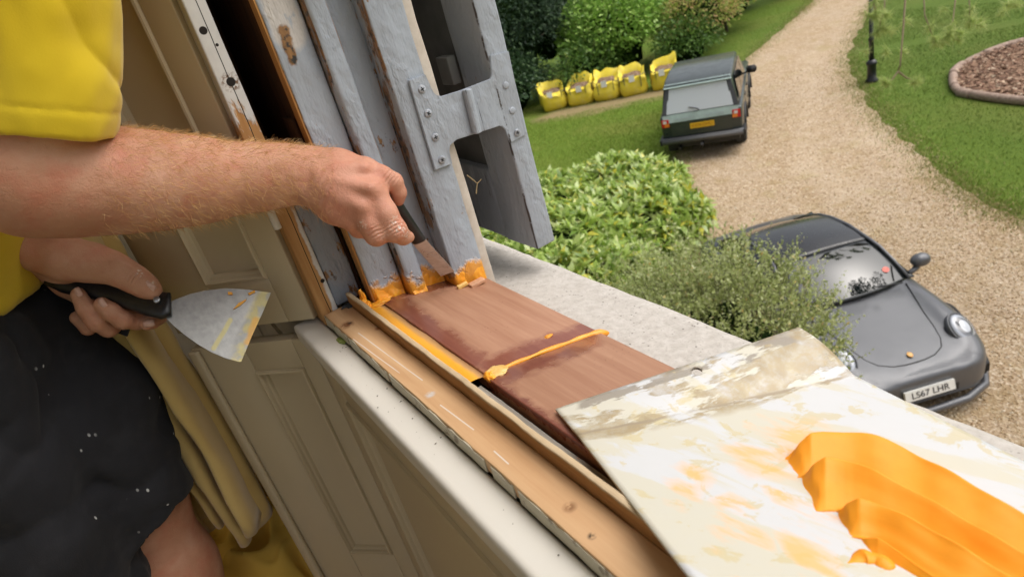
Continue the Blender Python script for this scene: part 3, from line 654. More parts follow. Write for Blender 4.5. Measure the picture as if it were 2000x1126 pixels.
RWP = [(3.16, 1.205, .54), (3.45, 1.09, .52), (3.75, .95, .48), (4.0, .83, .44)]
def band(name, tbl, mat, sweep, crown, nu=14, nv=21, lift=0.0, vmax=1.0):
    def fn(u, v):
        x, z, hw = prof(tbl, u); t = (v*2-1)*vmax; return (x+sweep*t*t*(1-u*0.4), t*hw, z-crown*t*t+lift)
    return grid_surface(name, fn, nu, nv, mat, car, 0.01)
ws = band('windscreen', WSP, GLASS, 0.16, 0.045); rf = band('roof', ROP, ROOFM, 0.05, 0.05); band('rear_window', RWP, GLASS, -0.05, 0.06)
def side(name, sg):
    T = [(1.46, .855), (1.68, .985), (1.90, 1.115), (2.10, 1.19), (2.5, 1.245), (2.9, 1.215), (3.2, 1.15), (3.5, 1.02), (3.75, .90), (3.9, .84)]
    HW = [.70, .67, .625, .585, .56, .55, .54, .51, .48, .46]
    def fn(u, v):
        x, zt, hw = prof([(a, b, c) for (a, b), c in zip(T, HW)], u); zb = 0.86+0.02*u; hb = .80-.04*abs(u-.4); k = v
        return (x, sg*(hw*1.0+(hb-hw)*k+0.03*math.sin(math.pi*k)), zt+(zb-zt)*k)
    return grid_surface(name, fn, 26, 6, GLASS, car, 0.01)
for sg in (1, -1):
    side('side_window', sg)
    bm = bmesh.new(); tube(bm, [(1.33+0.13, sg*.715, .875), (1.56+.13, sg*.685, 1.005), (1.80+.12, sg*.64, 1.135), (2.08, sg*.595, 1.20), (2.5, sg*.57, 1.25), (2.9, sg*.56, 1.22), (3.2, sg*.55, 1.16), (3.6, sg*.53, 1.00), (3.95, sg*.5, .82)], 0.020, 8); from_bm('roof_pillar', bm, ROOFM if False else PAINT, car, True)
    for wx in (0.98, 3.40): wheel(car, wx, sg*.80, 0.335, 0.24)
    # headlights: dark ring, clear oval dome, bright bowl
    hl = empty('headlight'); hl.parent = car; hl.matrix_local = Matrix.Translation((0.44, sg*.655, .712)) @ Matrix.Rotation(-0.62, 4, 'Y') @ Matrix.Rotation(sg*-0.30, 4, 'X') @ Matrix.Diagonal((1.55, 1.15, 1.1, 1))
    bm = bmesh.new(); lathe(bm, [(0.128, -0.05), (0.130, 0.002), (0.125, 0.008), (0.120, 0.006), (0.118, 0.0)], 32); from_bm('rim', bm, PAINT, hl, True)
    bm = bmesh.new(); lathe(bm, [(0.117, 0.0), (0.10, 0.022), (0.065, 0.040), (0.03, 0.047), (0.004, 0.048)], 32)
    LENS = bpy.data.materials.get('headlamp_lens')
    if LENS is None:
        mm = Mat('headlamp_lens', 0.03, 0.8); r_ = mm.n.new('ShaderNodeVectorMath'); r_.operation = 'LENGTH'; mm.l.new(mm.map((1, 1, 0)), r_.inputs[0])
        mm.set(Base_Color=mm.ramp(r_.outputs['Value'], [(0.0, (0.42, 0.45, 0.5)), (0.045, (0.5, 0.53, 0.58)), (0.052, (0.05, 0.05, 0.06)), (0.075, (0.12, 0.13, 0.15)), (0.085, (0.5, 0.53, 0.6)), (0.118, (0.28, 0.30, 0.34))]), Coat_Weight=1.0); LENS = mm.m
    from_bm('lens', bm, LENS, hl, True)
    # door mirror
    mr = empty('door_mirror'); mr.parent = car; mr.location = (1.60, sg*.945, .975)
    bm = bmesh.new(); bmesh.ops.create_icosphere(bm, subdivisions=3, radius=1)
    for v in bm.verts: v.co = Vector((max(-.09, min(.045, v.co.x*.10)), v.co.y*.115, v.co.z*.085))
    from_bm('housing', bm, PAINT, mr, True)
    bm = bmesh.new(); tube(bm, [(0, 0, -.05), (-.02, -sg*.10, -.11), (-.03, -sg*.20, -.14)], [.04, .034, .036], 8); from_bm('stalk', bm, PAINT, mr, True)
# bonnet shut line, wipers, intakes, splitter
def hood(x, y): 
    # height of the bonnet skin at (x, y)
    k = [s for s in ST]; 
    for a, b in zip(k, k[1:]):
        if a[0] <= x <= b[0]:
            f = (x-a[0])/(b[0]-a[0]); q = [p+(r-p)*f for p, r in zip(a, b)]; yv, zv, zc, yf, zf = q[7], q[8], q[9], q[5], q[6]
            y = abs(y); return (zc+(zv-zc)*y/yv) if y < yv else zv+(zf-zv)*(y-yv)/(yf-yv)
    return 0.6
def surf_strip(name, pts, r, mat, parent, lift=0.0):
    bm = bmesh.new(); tube(bm, [(x, y, hood(x, y)+lift) for x, y in pts], r, 6); return from_bm(name, bm, mat, parent, True)
hp = [(1.36, .62), (1.1, .56), (0.85, .50), (0.6, .455), (0.42, .41), (0.30, .34), (0.225, .22), (0.20, .1), (0.195, 0)]
surf_strip('bonnet_gap', hp+[(x, -y) for x, y in hp[-2::-1]], 0.0075, TRIM, car, -0.002)
for y0, y1 in ((0.50, 0.02), (-0.08, -0.56)):
    bm = bmesh.new(); tube(bm, [(1.33, y1, .905), (1.36, (y0+y1)/2, .925), (1.43, y0, .93)], 0.009, 6); from_bm('wiper', bm, TRIM, car)
bm = bmesh.new(); add_box(bm, (0.005, -.36, .27), (0.25, .36, .40)); bmesh.ops.bevel(bm, geom=bm.edges[:], offset=.02, segments=2, affect='EDGES'); from_bm('grille', bm, TRIM, car)
for sg in (1, -1):
    bm = bmesh.new(); add_box(bm, (0.10, .0, .25), (0.40, .30, .42), Matrix.Translation((0.0, 0, 0)) @ Matrix.Translation((0.02, sg*.56 - .15, 0)) @ Matrix.Rotation(sg*0.42, 4, 'Z')); bmesh.ops.bevel(bm, geom=bm.edges[:], offset=.03, segments=2, affect='EDGES'); from_bm('air_intake', bm, TRIM, car)
bm = bmesh.new(); tube(bm, [(0.62, .89, .17), (0.30, .83, .165), (0.08, .68, .17), (-.05, .40, .175), (-.07, 0, .18), (-.05, -.40, .175), (0.08, -.68, .17), (0.30, -.83, .165), (0.62, -.89, .17)], 0.045, 8); from_bm('front_splitter', bm, PAINT, car, True)
PLW = flat('plate_white', (0.75, 0.75, 0.72), 0.4, 0.04); PLY = flat('plate_yellow', (0.72, 0.42, 0.02), 0.4, 0.06); INK = flat('plate_ink', (0.02, 0.02, 0.025), 0.5, 0.1)
MP = Matrix(((0, 0, -1, -0.045), (-1, 0, 0, 0), (0, 1, 0, .42), (0, 0, 0, 1))) @ Matrix.Rotation(-0.28, 4, 'X')
pl = empty('number_plate'); pl.parent = car; pl.matrix_local = MP
bm = bmesh.new(); add_box(bm, (-.26, -.056, -.03), (.26, .056, 0.004)); from_bm('plate', bm, PLW, pl)
text_on('registration_text', 'LS67 LHR', 0.098, INK, pl, Matrix.Translation((0, -.002, 0.0062)) @ Matrix.Diagonal((1.0, 1.0, 1, 1)))
bm = bmesh.new(); lathe(bm, [(0.03, 0), (0.031, 0.004), (0.02, 0.007), (0.004, 0.008)], 16); cr = from_bm('crest', bm, flat('gold_enamel', (0.75, 0.40, 0.12), 0.3, 0.3, 90), car, True)
cr.matrix_local = Matrix.Translation((0.30, 0, hood(.30, 0)+.012)) @ Matrix.Rotation(-.25, 4, 'Y') @ Matrix.Diagonal((1.25, .95, 1, 1))
bm = bmesh.new(); lathe(bm, [(0.04, 0), (0.04, .003)], 20); st = from_bm('windscreen_sticker', bm, flat('red_sticker', (0.75, 0.18, 0.14), 0.5, 0.2, 80), car)
st.matrix_local = Matrix.Translation((1.56, -.50, 1.005)) @ Matrix.Rotation(-0.52, 4, 'Y')

# ---- dark green estate / off-roader seen from behind (local x runs forward from the tail)
GREEN = carpaint('bottle_green_paint', (0.034, 0.046, 0.044), 0.34, 0.5); DGREY = flat('grey_bumper', (0.10, 0.10, 0.105), 0.5, 0.15)
HG = Vector((0.80, 0.60, 0)).normalized()
rr = empty('estate_car'); rr.matrix_world = Matrix(((HG.x, -HG.y, 0, 10.97), (HG.y, HG.x, 0, 10.64), (0, 0, 1, GROUND), (0, 0, 0, 1)))
tag(rr, 'old dark green off-road estate car parked half on the lawn', 'car')
def rbox(name, secs, mat, sub=0, bev=0.03):
    """secs: (x, half width bottom, half width top, z bottom, z top)"""
    bm = bmesh.new(); rows = [[bm.verts.new(p) for p in ((x, wb, zb), (x, wt, zt), (x, -wt, zt), (x, -wb, zb))] for x, wb, wt, zb, zt in secs]
    for a, b in zip(rows, rows[1:]):
        for i in range(4): bm.faces.new((a[i], a[(i+1) % 4], b[(i+1) % 4], b[i]))
    bm.faces.new(rows[0]); bm.faces.new(rows[-1][::-1])
    bmesh.ops.recalc_face_normals(bm, faces=bm.faces)
    if bev: bmesh.ops.bevel(bm, geom=[e for e in bm.edges if e.calc_face_angle(0) > 0.35], offset=bev, segments=3, profile=0.5, affect='EDGES')
    return from_bm(name, bm, mat, rr, True)
rbox('body', [(0.10, .86, .88, .52, 1.06), (0.5, .89, .90, .42, 1.08), (1.6, .89, .90, .42, 1.09), (3.0, .89, .90, .42, 1.09), (4.2, .88, .88, .45, 1.07), (4.38, .85, .85, .5, 1.02)], GREEN, bev=.05)
rbox('cabin', [(0.13, .83, .82, 1.07, 1.10), (0.33, .83, .70, 1.07, 1.66), (0.6, .84, .72, 1.07, 1.72), (2.0, .84, .73, 1.08, 1.73), (2.45, .84, .72, 1.08, 1.70), (3.05, .84, .76, 1.08, 1.10)], GREEN, bev=.04)
rbox('roof', [(0.27, .735, .70, 1.665, 1.705), (0.6, .75, .71, 1.715, 1.765), (1.4, .76, .72, 1.725, 1.785), (2.35, .75, .70, 1.70, 1.755), (2.5, .72, .67, 1.68, 1.71)], GREEN, bev=.02)
SKYTRIM = flat('sky_lit_green', (0.36, 0.46, 0.44), 0.35, 0.1, 12)  # green paint lightened so its colour carries the sky's reflection
def rquad(name, pts, mat, parent=None, th=0.012):
    n = (Vector(pts[1])-Vector(pts[0])).cross(Vector(pts[2])-Vector(pts[0])).normalized()
    return prism(name, [Vector(p) for p in pts], n*th, mat, parent or rr, 0.003)
rquad('roof_edge', [(0.245, .725, 1.655), (0.245, -.725, 1.655), (0.33, -.70, 1.725), (0.33, .70, 1.725)], SKYTRIM, th=-.02)
rwin = rquad('rear_window', [(0.115, .72, 1.115), (0.115, -.72, 1.115), (0.288, -.635, 1.625), (0.288, .635, 1.625)], Mat('sky_glass', 0.06, 0.9).set(Base_Color=(0.52, 0.57, 0.63), Coat_Weight=1.0).m, th=-.02)  # base colour of the glass paints in the pale reflected sky
for sg in (1, -1):
    rquad('rear_pillar', [(0.112, sg*.825, 1.095), (0.112, sg*.69, 1.095), (0.29, sg*.61, 1.64), (0.29, sg*.70, 1.64)], flat('pillar_grey', (0.05, 0.052, 0.06), 0.45, 0.1) if sg > 0 else bpy.data.materials['pillar_grey'], th=-.01 if sg > 0 else .01)
    for x0, x1, x2, x3 in ((0.42, 1.28, 1.28, 0.58), (1.34, 2.12, 2.12, 1.34), (2.18, 2.86, 2.42, 2.18)):
        f = [(x0, sg*.842, 1.13), (x1, sg*.842, 1.13), (x2, sg*.755, 1.63), (x3, sg*.755, 1.63)]; rquad('side_window', f, GLASS, th=.01*(-sg))
    for wx in (0.98, 3.52): wheel(rr, wx, sg*.76, 0.37, 0.23, ALLOY)
    for wx in (0.98, 3.52):
        bm = bmesh.new(); pts = [(wx+.46*math.cos(a), sg*.905, .40+.46*math.sin(a)) for a in [math.pi*k/12 for k in range(13)]]; tube(bm, pts, .028, 6); from_bm('wheel_arch', bm, TRIM, rr, True)
    rl = empty('rear_light'); rl.parent = rr; rl.location = (0.085, sg*.765, .86)
    bm = bmesh.new(); add_box(bm, (-.02, -.085, -.02), (.05, .085, .15)); bmesh.ops.bevel(bm, geom=bm.edges[:], offset=.01, segments=2, affect='EDGES'); from_bm('red_lens', bm, flat('red_lens', (0.55, 0.02, 0.02), 0.2, 0.2) if sg > 0 else bpy.data.materials['red_lens'], rl)
    bm = bmesh.new(); add_box(bm, (-.022, (-.02 if sg < 0 else -.083), -.01), (.04, (.083 if sg < 0 else .02), .065)); from_bm('amber_lens', bm, flat('amber_lens', (0.75, 0.22, 0.03), 0.2, 0.2) if sg > 0 else bpy.data.materials['amber_lens'], rl)
    bm = bmesh.new(); add_box(bm, (-.024, -.03, .07), (.04, .045, .13)); from_bm('reversing_lens', bm, flat('clear_lens', (0.75, 0.72, 0.72), 0.2, 0.1) if sg > 0 else bpy.data.materials['clear_lens'], rl)
    for hx in (1.20, 2.05):
        bm = bmesh.new(); add_box(bm, (hx, sg*.895, .98), (hx+.16, sg*.925, 1.015)); from_bm('door_handle', bm, TRIM, rr)
    bm = bmesh.new(); add_box(bm, (1.31, sg*.896, .46), (1.318, sg*.903, 1.08)); from_bm('door_gap', bm, TRIM, rr)
    if sg > 0: continue
    mr = empty('door_mirror'); mr.parent = rr; mr.location = (2.62, sg*1.02, 1.20)
    bm = bmesh.new(); add_box(bm, (-.05, -.12, -.08), (.06, .12, .09)); bmesh.ops.bevel(bm, geom=bm.edges[:], offset=.03, segments=3, affect='EDGES'); from_bm('housing', bm, TRIM, mr, True)
    bm = bmesh.new(); tube(bm, [(0, -sg*.10, -.05), (0, -sg*.19, -.07)], .025, 6); from_bm('stalk', bm, TRIM, mr)
tg = rquad('tailgate', [(0.070, .80, .93), (0.070, -.80, .93), (0.118, -.82, 1.10), (0.118, .82, 1.10)], SKYTRIM, th=-.03)
SILV = flat('silver_letter', (0.36, 0.42, 0.43), 0.3, 0.05)
for word, off in (('RANGE', .31), ('ROVER', -.31)):
    text_on('tailgate_lettering', word, 0.085, SILV, rr, Matrix(((0, 0, -1, 0.082), (-1, 0, 0, off), (0, 1, 0, 0.985), (0, 0, 0, 1))) @ Matrix.Rotation(-.275, 4, 'X') @ Matrix.Diagonal((1.6, 1, 1, 1)), 0.004)
rquad('tailgate_lower', [(0.08, .66, .60), (0.08, -.66, .60), (0.08, -.66, .915), (0.08, .66, .915)], GREEN, th=-.02)
bm = bmesh.new(); add_box(bm, (-.02, -.90, .46), (.14, .90, .58)); bmesh.ops.bevel(bm, geom=bm.edges[:], offset=.02, segments=2, affect='EDGES'); from_bm('rear_bumper', bm, DGREY, rr, True)
for sg in (1, -1):
    bm = bmesh.new(); add_box(bm, (-.015, sg*.885, .455), (.42, sg*.93, .575)); from_bm('bumper_end', bm, TRIM, rr)
    bm = bmesh.new(); add_box(bm, (.55, sg*.68, .12), (.57, sg*.86, .45)); from_bm('mud_flap', bm, TRIM, rr)
bm = bmesh.new(); tube(bm, [(.1, .0, .40), (-.10, .0, .38), (-.14, .0, .43)], .03, 8); from_bm('tow_bar', bm, TRIM, rr)
bm = bmesh.new(); tube(bm, [(.5, .5, .33), (.05, .52, .32)], .04, 8); from_bm('exhaust', bm, TRIM, rr)
bm = bmesh.new(); add_box(bm, (.2, -.78, .30), (4.0, .78, .50)); from_bm('chassis', bm, TRIM, rr)
bm = bmesh.new(); tube(bm, [(.085, 0, 1.13), (.11, .04, 1.16), (.13, .22, 1.21)], .012, 6); from_bm('rear_wiper', bm, TRIM, rr)
bm = bmesh.new(); tube(bm, [(4.33, .83, .56), (4.42, .5, .56), (4.44, -.5, .56), (4.33, -.83, .56)], .06, 8); from_bm('front_bumper', bm, DGREY, rr, True)
pl = empty('number_plate'); pl.parent = rr; pl.matrix_local = Matrix(((0, 0, -1, 0.055), (-1, 0, 0, -.03), (0, 1, 0, .80), (0, 0, 0, 1)))
bm = bmesh.new(); add_box(bm, (-.26, -.058, -.02), (.26, .058, 0)); from_bm('plate', bm, PLY, pl)
text_on('registration_text', 'K374 OMU', 0.095, flat('amber_ink', (0.42, 0.20, 0.01), 0.5, 0.1), pl, Matrix.Translation((0, 0, .0022)))
# ================================================================ THE WINDOW: JAMB, SILL, PANELLING, SHUTTERS
def zc(n): return -0.390-0.198*(n-0.226)            # top of the cedar sill, falling outwards
TOP = 2.35
# ---- materials
def wood_base(m, dark, light, scale=90, stretch=(1, 1, 1)):
    v = m.map(stretch); g = m.noise(scale, 6, 0.6, v); f = m.noise(scale*4, 3, 0.6, v)
    return m.mix(m.math('MULTIPLY', f, 0.5), m.ramp(g, [(0.3, dark), (0.7, light)]), tuple(x*0.75 for x in dark)), g
def grey_paint(name, filler=True, chips=0.60, seedloc=0.0, base=(0.32, 0.35, 0.40)):
    m = Mat(name, 0.38, 0.45); n1 = m.noise(26, 4, vec=m.map((1, 1, 0.5))); n2 = m.noise(120, 4); n3 = m.noise(38, 5, 0.65, vec=m.map((1, 1, 0.45), loc=(seedloc, 0, seedloc)))
    brush = m.noise(160, 3, 0.6, m.map((1, 1, 0.06)))
    col = m.mix(m.math('MULTIPLY', n1, 0.6), base, tuple(x*1.14 for x in base))
    col = m.mix(m.math('MULTIPLY', m.step(n2, 0.62, 0.75), 0.35), col, tuple(x*0.55 for x in base))
    wd, g = wood_base(m, (0.16, 0.075, 0.030), (0.42, 0.23, 0.09), 110, (1, 1, 0.08))
    z = m.sep()[2]; nn = m.sep()[0]
    chip = m.step(n3, chips, chips+0.035)
    if filler:
        # paint broken along the arrises of the boards, and one big patch rubbed back to old undercoat and bare wood
        wn_ = m.math('ADD', nn, m.math('MULTIPLY', m.math('SUBTRACT', m.noise(70, 3, vec=m.map((1, 1, 0.3))), 0.5), 0.003)); ed = None
        for en in (.2190, .2655, .2675, .2930, .2950, .3285, .3775):
            q = m.ramp(m.math('MULTIPLY', m.math('ABSOLUTE', m.math('SUBTRACT', wn_, en)), 100.0), [(0.05, 1.0), (0.13, 0.0)]); ed = q if ed is None else m.math('MAXIMUM', ed, q)
        chip = m.math('MAXIMUM', chip, m.math('MULTIPLY', ed, m.step(m.noise(24, 5, 0.7, m.map((1, 1, 0.5), loc=(0, 0, 3))), 0.46, 0.52)))
        und = m.math('MULTIPLY', m.fall(m.seg(OS(520, -60, .85), OS(566, 66, .85), 0.012, 60), 0.016, 0.022), m.step(n3, 0.30, 0.36))
        bare = m.fall(m.seg(OS(553, 58, .85), OS(572, 118, .85), 0.010, 80), 0.0045, 0.0075)
        col = m.mix(und, col, m.mix(n2, (0.42, 0.39, 0.37), (0.58, 0.55, 0.52))); chip = m.math('MAXIMUM', chip, bare)
    col = m.mix(chip, col, m.mix(m.step(n2, 0.50, 0.62), wd, (0.035, 0.032, 0.032)))
    h = m.math('ADD', m.math('MULTIPLY', n1, 1.0), m.math('MULTIPLY', brush, 0.10))
    if not filler:
        ck = m.math('MULTIPLY', m.step(m.noise(95, 4, 0.6, m.map((1, 1, 0.045), loc=(seedloc, 0, 0))), 0.665, 0.685), m.fall(m.math('ADD', z, m.math('MULTIPLY', n1, .3)), -.02, .12)); col = m.mix(ck, col, (0.03, 0.03, 0.034)); chip = m.math('MAXIMUM', chip, ck)
        ea = m.fall(m.math('ABSOLUTE', m.math('SUBTRACT', m.math('ADD', nn, m.math('MULTIPLY', m.math('SUBTRACT', m.noise(60, 3), .5), .004)), .4705)), .0007, .0016); ea = m.math('MULTIPLY', m.math('MULTIPLY', ea, m.fall(m.sep()[1], .8150, .8170)), m.step(m.noise(22, 5, .7), .47, .53)); col = m.mix(ea, col, (0.05, 0.04, 0.035)); chip = m.math('MAXIMUM', chip, ea)
    if filler:
        # orange two-part filler smeared up from the sill
        hgt = m.math('SUBTRACT', z, m.math('SUBTRACT', -0.345, m.math('MULTIPLY', nn, 0.198)))
        lim = m.math('ADD', m.math('MULTIPLY', m.noise(26, 4, 0.6), 0.090), -0.022)
        lim2 = m.math('ADD', m.math('MULTIPLY', m.noise(60, 4, 0.6), 0.045), -0.020)
        fm = m.step(m.math('SUBTRACT', lim, hgt), -0.006, 0.006)
        dark = m.step(m.math('SUBTRACT', m.math('ADD', lim2, 0.012), hgt), 0.0, 0.004)
        col = m.mix(m.math('MULTIPLY', dark, 0.75), col, m.mix(m.noise(200, 2), (0.10, 0.05, 0.02), (0.25, 0.15, 0.06)))
        col = m.mix(m.math('MULTIPLY', fm, 0.92), col, m.mix(m.noise(45, 4), (0.62, 0.24, 0.015), (0.80, 0.36, 0.03)))
        h = m.math('ADD', h, m.math('MULTIPLY', fm, 0.8))
    m.set(Base_Color=col, Roughness=m.ramp(n1, [(0.3, 0.30), (0.7, 0.48)]))
    b = m.bump(h, 0.75, 0.009); b = m.bump(m.ramp(m.noise(30, 4, .6, m.map((1, 1, .5))), [(.52, 0), (.60, 1), (.64, .5)]), 0.35, 0.002, b); b = m.bump(chip, -0.8, 0.0018, b); m.bump(n2, 0.12, 0.001, b)
    return m.m
GREY = grey_paint('grey_gloss', True, 0.645); GREY2 = grey_paint('grey_gloss_shutter', False, 0.70, 2.0); GREYW = grey_paint('grey_gloss_worn', False, 0.60, 5.0, (0.23, 0.255, 0.30))
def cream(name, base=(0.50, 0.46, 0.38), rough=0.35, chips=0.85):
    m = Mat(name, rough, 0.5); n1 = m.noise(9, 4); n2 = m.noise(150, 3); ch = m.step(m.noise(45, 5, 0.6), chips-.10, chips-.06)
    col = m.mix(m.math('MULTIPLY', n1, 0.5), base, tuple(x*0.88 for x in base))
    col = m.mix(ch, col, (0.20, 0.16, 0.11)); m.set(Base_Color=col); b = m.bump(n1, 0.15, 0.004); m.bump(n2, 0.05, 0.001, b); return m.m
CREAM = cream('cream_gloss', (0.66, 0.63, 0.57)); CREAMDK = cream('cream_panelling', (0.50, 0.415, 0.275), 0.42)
def raw_post():
    m = Mat('half_stripped_post', 0.6, 0.3); wd, g = wood_base(m, (0.34, 0.16, 0.05), (0.62, 0.36, 0.15), 130, (1, 1, 0.05))
    nn, ss, z = m.sep()
    brk = m.noise(30, 5, 0.65, m.map((1, 1, 0.35))); zz = m.math('ADD', m.math('MULTIPLY', z, 3.4), 0.02)        # paint keeps to the top of the post
    keep = m.math('ADD', m.math('ADD', zz, m.math('MULTIPLY', brk, 0.9)), 0.0)
    edge = m.step(m.math('ADD', nn, m.math('MULTIPLY', m.noise(40, 4), 0.012)), 0.1735, 0.1755)
    low = m.step(m.math('MULTIPLY', z, -1.0), 0.22, 0.25)
    pm = m.math('MAXIMUM', m.step(keep, 0.00, 0.05), m.math('MULTIPLY', m.math('MULTIPLY', edge, low), m.step(brk, 0.40, 0.46)))
    col = m.mix(pm, wd, m.mix(m.noise(60, 4), (0.50, 0.49, 0.48), (0.66, 0.65, 0.63)))
    hole = None
    for (px, py, r) in ((397, 60, .006), (451, 160, .007), (424, 88, .0025), (630, 548, .004)):
        p = OS(px, py, 0.88); q = m.near(p, r*0.70, r*.80); hole = q if hole is None else m.math('MAXIMUM', hole, q)
    ring = m.near(OS(451, 160, .88), .008, .013); col = m.mix(m.math('MULTIPLY', ring, m.step(m.noise(250, 3), .45, .6)), col, (0.16, 0.09, 0.05))
    crack = m.fall(m.math('ABSOLUTE', m.math('SUBTRACT', m.math('ADD', nn, m.math('MULTIPLY', m.noise(9, 3), 0.004)), 0.1655)), .0003, .0008)
    dk = m.math('MAXIMUM', hole, crack); col = m.mix(dk, col, (0.012, 0.008, 0.006)); m.set(Base_Color=col)
    b = m.bump(pm, 0.7, 0.0012); b = m.bump(g, 0.35, 0.001, b); m.bump(dk, -1.0, 0.004, b); return m.m
POST = raw_post()
m = Mat('dark_old_timber', 0.8, 0.2); wd, g = wood_base(m, (0.03, 0.013, 0.006), (0.13, 0.055, 0.022), 60, (1, 1, 0.1)); m.set(Base_Color=wd); m.bump(g, 0.5, 0.003); OLD = m.m
m = Mat('orange_raw_timber', 0.7, 0.3); wd, g = wood_base(m, (0.30, 0.13, 0.035), (0.60, 0.32, 0.11), 140, (1, 1, 0.06)); m.set(Base_Color=wd); m.bump(g, 0.5, 0.002); RAW = m.m
m = Mat('cream_stone', 0.85, 0.2); n = m.noise(60, 4); m.set(Base_Color=m.ramp(n, [(0.3, (0.50, 0.44, 0.37)), (0.7, (0.62, 0.56, 0.49))])); m.bump(n, 0.3, 0.002); REVEAL = m.m

# ---- sash box (window frame): every timber a part
wf = empty('window_frame', (0, 0, 0)); tag(wf, 'flaking grey sash window frame, its sash removed, being filled with orange resin', 'window frame')
box('inner_post', (0.150, 0.880, -0.402), (0.1745, 0.955, TOP), POST, wf, 0.0022, 60, 0.0010)
box('pocket_back', (0.170, 1.10, -0.36), (0.235, 1.12, TOP), OLD, wf, 0.002, 20, 0.002)
box('pocket_side', (0.222, 0.862, -0.20), (0.232, 1.10, TOP), OLD, wf, 0.001, 20, 0.001)
box('pocket_side', (0.166, 0.956, -0.38), (0.174, 1.10, TOP), OLD, wf, 0.001, 20, 0.001)
box('box_back', (0.336, 0.878, -0.45), (0.376, 1.128, TOP), OLD, wf, 0.002)  # unseen board added to keep outside light out of the weight pocket
box('box_back', (0.145, 0.957, -0.39), (0.165, 1.128, TOP), OLD, wf, 0.002)
box('pocket_piece', (0.1752, 0.884, -0.384), (0.2135, 0.905, -0.225), GREYW, wf, 0.002, 20, 0.0012)
box('seam_timber', (0.2145, 0.893, -0.42), (0.2205, 0.93, -0.13), OLD, wf, 0.0008, 20, 0.001)
box('pulley_stile', (0.2190, 0.850, -0.41), (0.2655, 0.875, TOP), GREY, wf, 0.003, 70, 0.0012)
box('stile_edge', (0.2172, 0.8515, -0.40), (0.2194, 0.872, TOP), RAW, wf, 0.0004, 50, 0.0007)
box('parting_bead', (0.2668, 0.834, -0.405), (0.2935, 0.874, TOP), GREY, wf, 0.0075, 70, 0.0014, seg=4)
box('pulley_stile', (0.2942, 0.852, -0.425), (0.334, 0.876, TOP), GREY, wf, 0.003, 70, 0.0012)
box('outer_lining', (0.3285, 0.815, -0.428), (0.3775, 0.851, TOP), GREY, wf, 0.0028, 70, 0.0012)
box('reveal_strip', (0.3782, 0.823, -0.452), (0.3925, 0.90, TOP), REVEAL, wf, 0.0015, 50, 0.0012)

# ---- cedar sill boards, filler, beads
def cedar(name, stains):
    m = Mat(name, 0.55, 0.35); v = m.map((1, 0.06, 1)); g = m.noise(110, 6, 0.6, v); f = m.noise(420, 3, 0.6, m.map((1, 0.12, 1)))
    col = m.mix(m.math('MULTIPLY', f, 0.35), m.ramp(g, [(0.28, (0.32, 0.155, 0.092)), (0.72, (0.45, 0.255, 0.162))]), (0.25, 0.11, 0.065))
    specks = m.step(m.vor(230), 0.16, 0.10) if False else m.ramp(m.vor(190), [(0.10, 1.0), (0.16, 0.0)])
    keep = m.step(m.noise(14, 3), 0.50, 0.62); col = m.mix(m.math('MULTIPLY', m.math('MULTIPLY', specks, keep), 0.8), col, (0.12, 0.04, 0.02))
    wet = None
    for a, b, r0, r1 in stains:
        q = m.fall(m.seg(a, b, 0.030, 60), r0*.7, r1*1.12); wet = q if wet is None else m.math('MAXIMUM', wet, q)
    if wet is not None:
        wetc = m.mix(g, (0.115, 0.026, 0.022), (0.25, 0.085, 0.055)); col = m.mix(m.math('MULTIPLY', wet, 0.85), col, wetc)
        m.set(Roughness=m.ramp(wet, [(0.2, 0.55), (0.8, 0.16)]))
    m.set(Base_Color=col); m.bump(g, 0.18, 0.001); return m.m
J = 0.5623
def c3(n, s, d=0.0): return (n, s, zc(n)+d)
CED1 = cedar('cedar_far', [(c3(.228, .60), c3(.24, .84), .014, .022), (c3(.24, J+.012), c3(.372, J+.012), .016, .024), (c3(.25, .842), c3(.36, .83), .007, .016)])
CED2 = cedar('cedar_near', [(c3(.235, J-.010), c3(.345, J-.006), .020, .026), (c3(.222, .40), c3(.222, J), .006, .012)])
def sill_board(name, n0, n1, s0, s1, mat, th=0.022):
    bm = bmesh.new(); vs = []
    for s in (s0, s1):
        for n in (n0, n1):
            for d in (0, -th): vs.append(bm.verts.new((n, s, zc(n)+d)))
    for f in ((0, 2, 3, 1), (4, 5, 7, 6), (0, 1, 5, 4), (2, 6, 7, 3), (0, 4, 6, 2), (1, 3, 7, 5)): bm.faces.new([vs[i] for i in f])
    bmesh.ops.bevel(bm, geom=bm.edges[:], offset=0.0016, segments=2, profile=0.5, affect='EDGES')
    return from_bm(name, bm, mat, wf, True)
b1 = sill_board('sill_board', 0.2255, 0.3760, J+0.0022, 0.852, CED1); b1['label'] = 'far cedar sill board up against the jamb'
b2 = sill_board('sill_board', 0.2225, 0.3755, -0.30, J-0.0022, CED2); b2['label'] = 'near cedar sill board running under the white board'
m = Mat('orange_filler', 0.35, 0.45); n = m.noise(70, 4); m.set(Base_Color=m.ramp(n, [(0.3, (0.78, 0.29, 0.018)), (0.7, (0.86, 0.40, 0.04))]), Subsurface_Weight=0.25, Subsurface_Radius=(0.006, 0.003, 0.001)); m.b.inputs['Subsurface Scale'].default_value = 1.0
m.bump(n, 0.5, 0.002); FILL = m.m
m = Mat('thin_filler_coat', 0.30, 0.5); ss = m.noise(60, 4, 0.6, m.map((1, 0.25, 1))); nn = m.sep()[0]
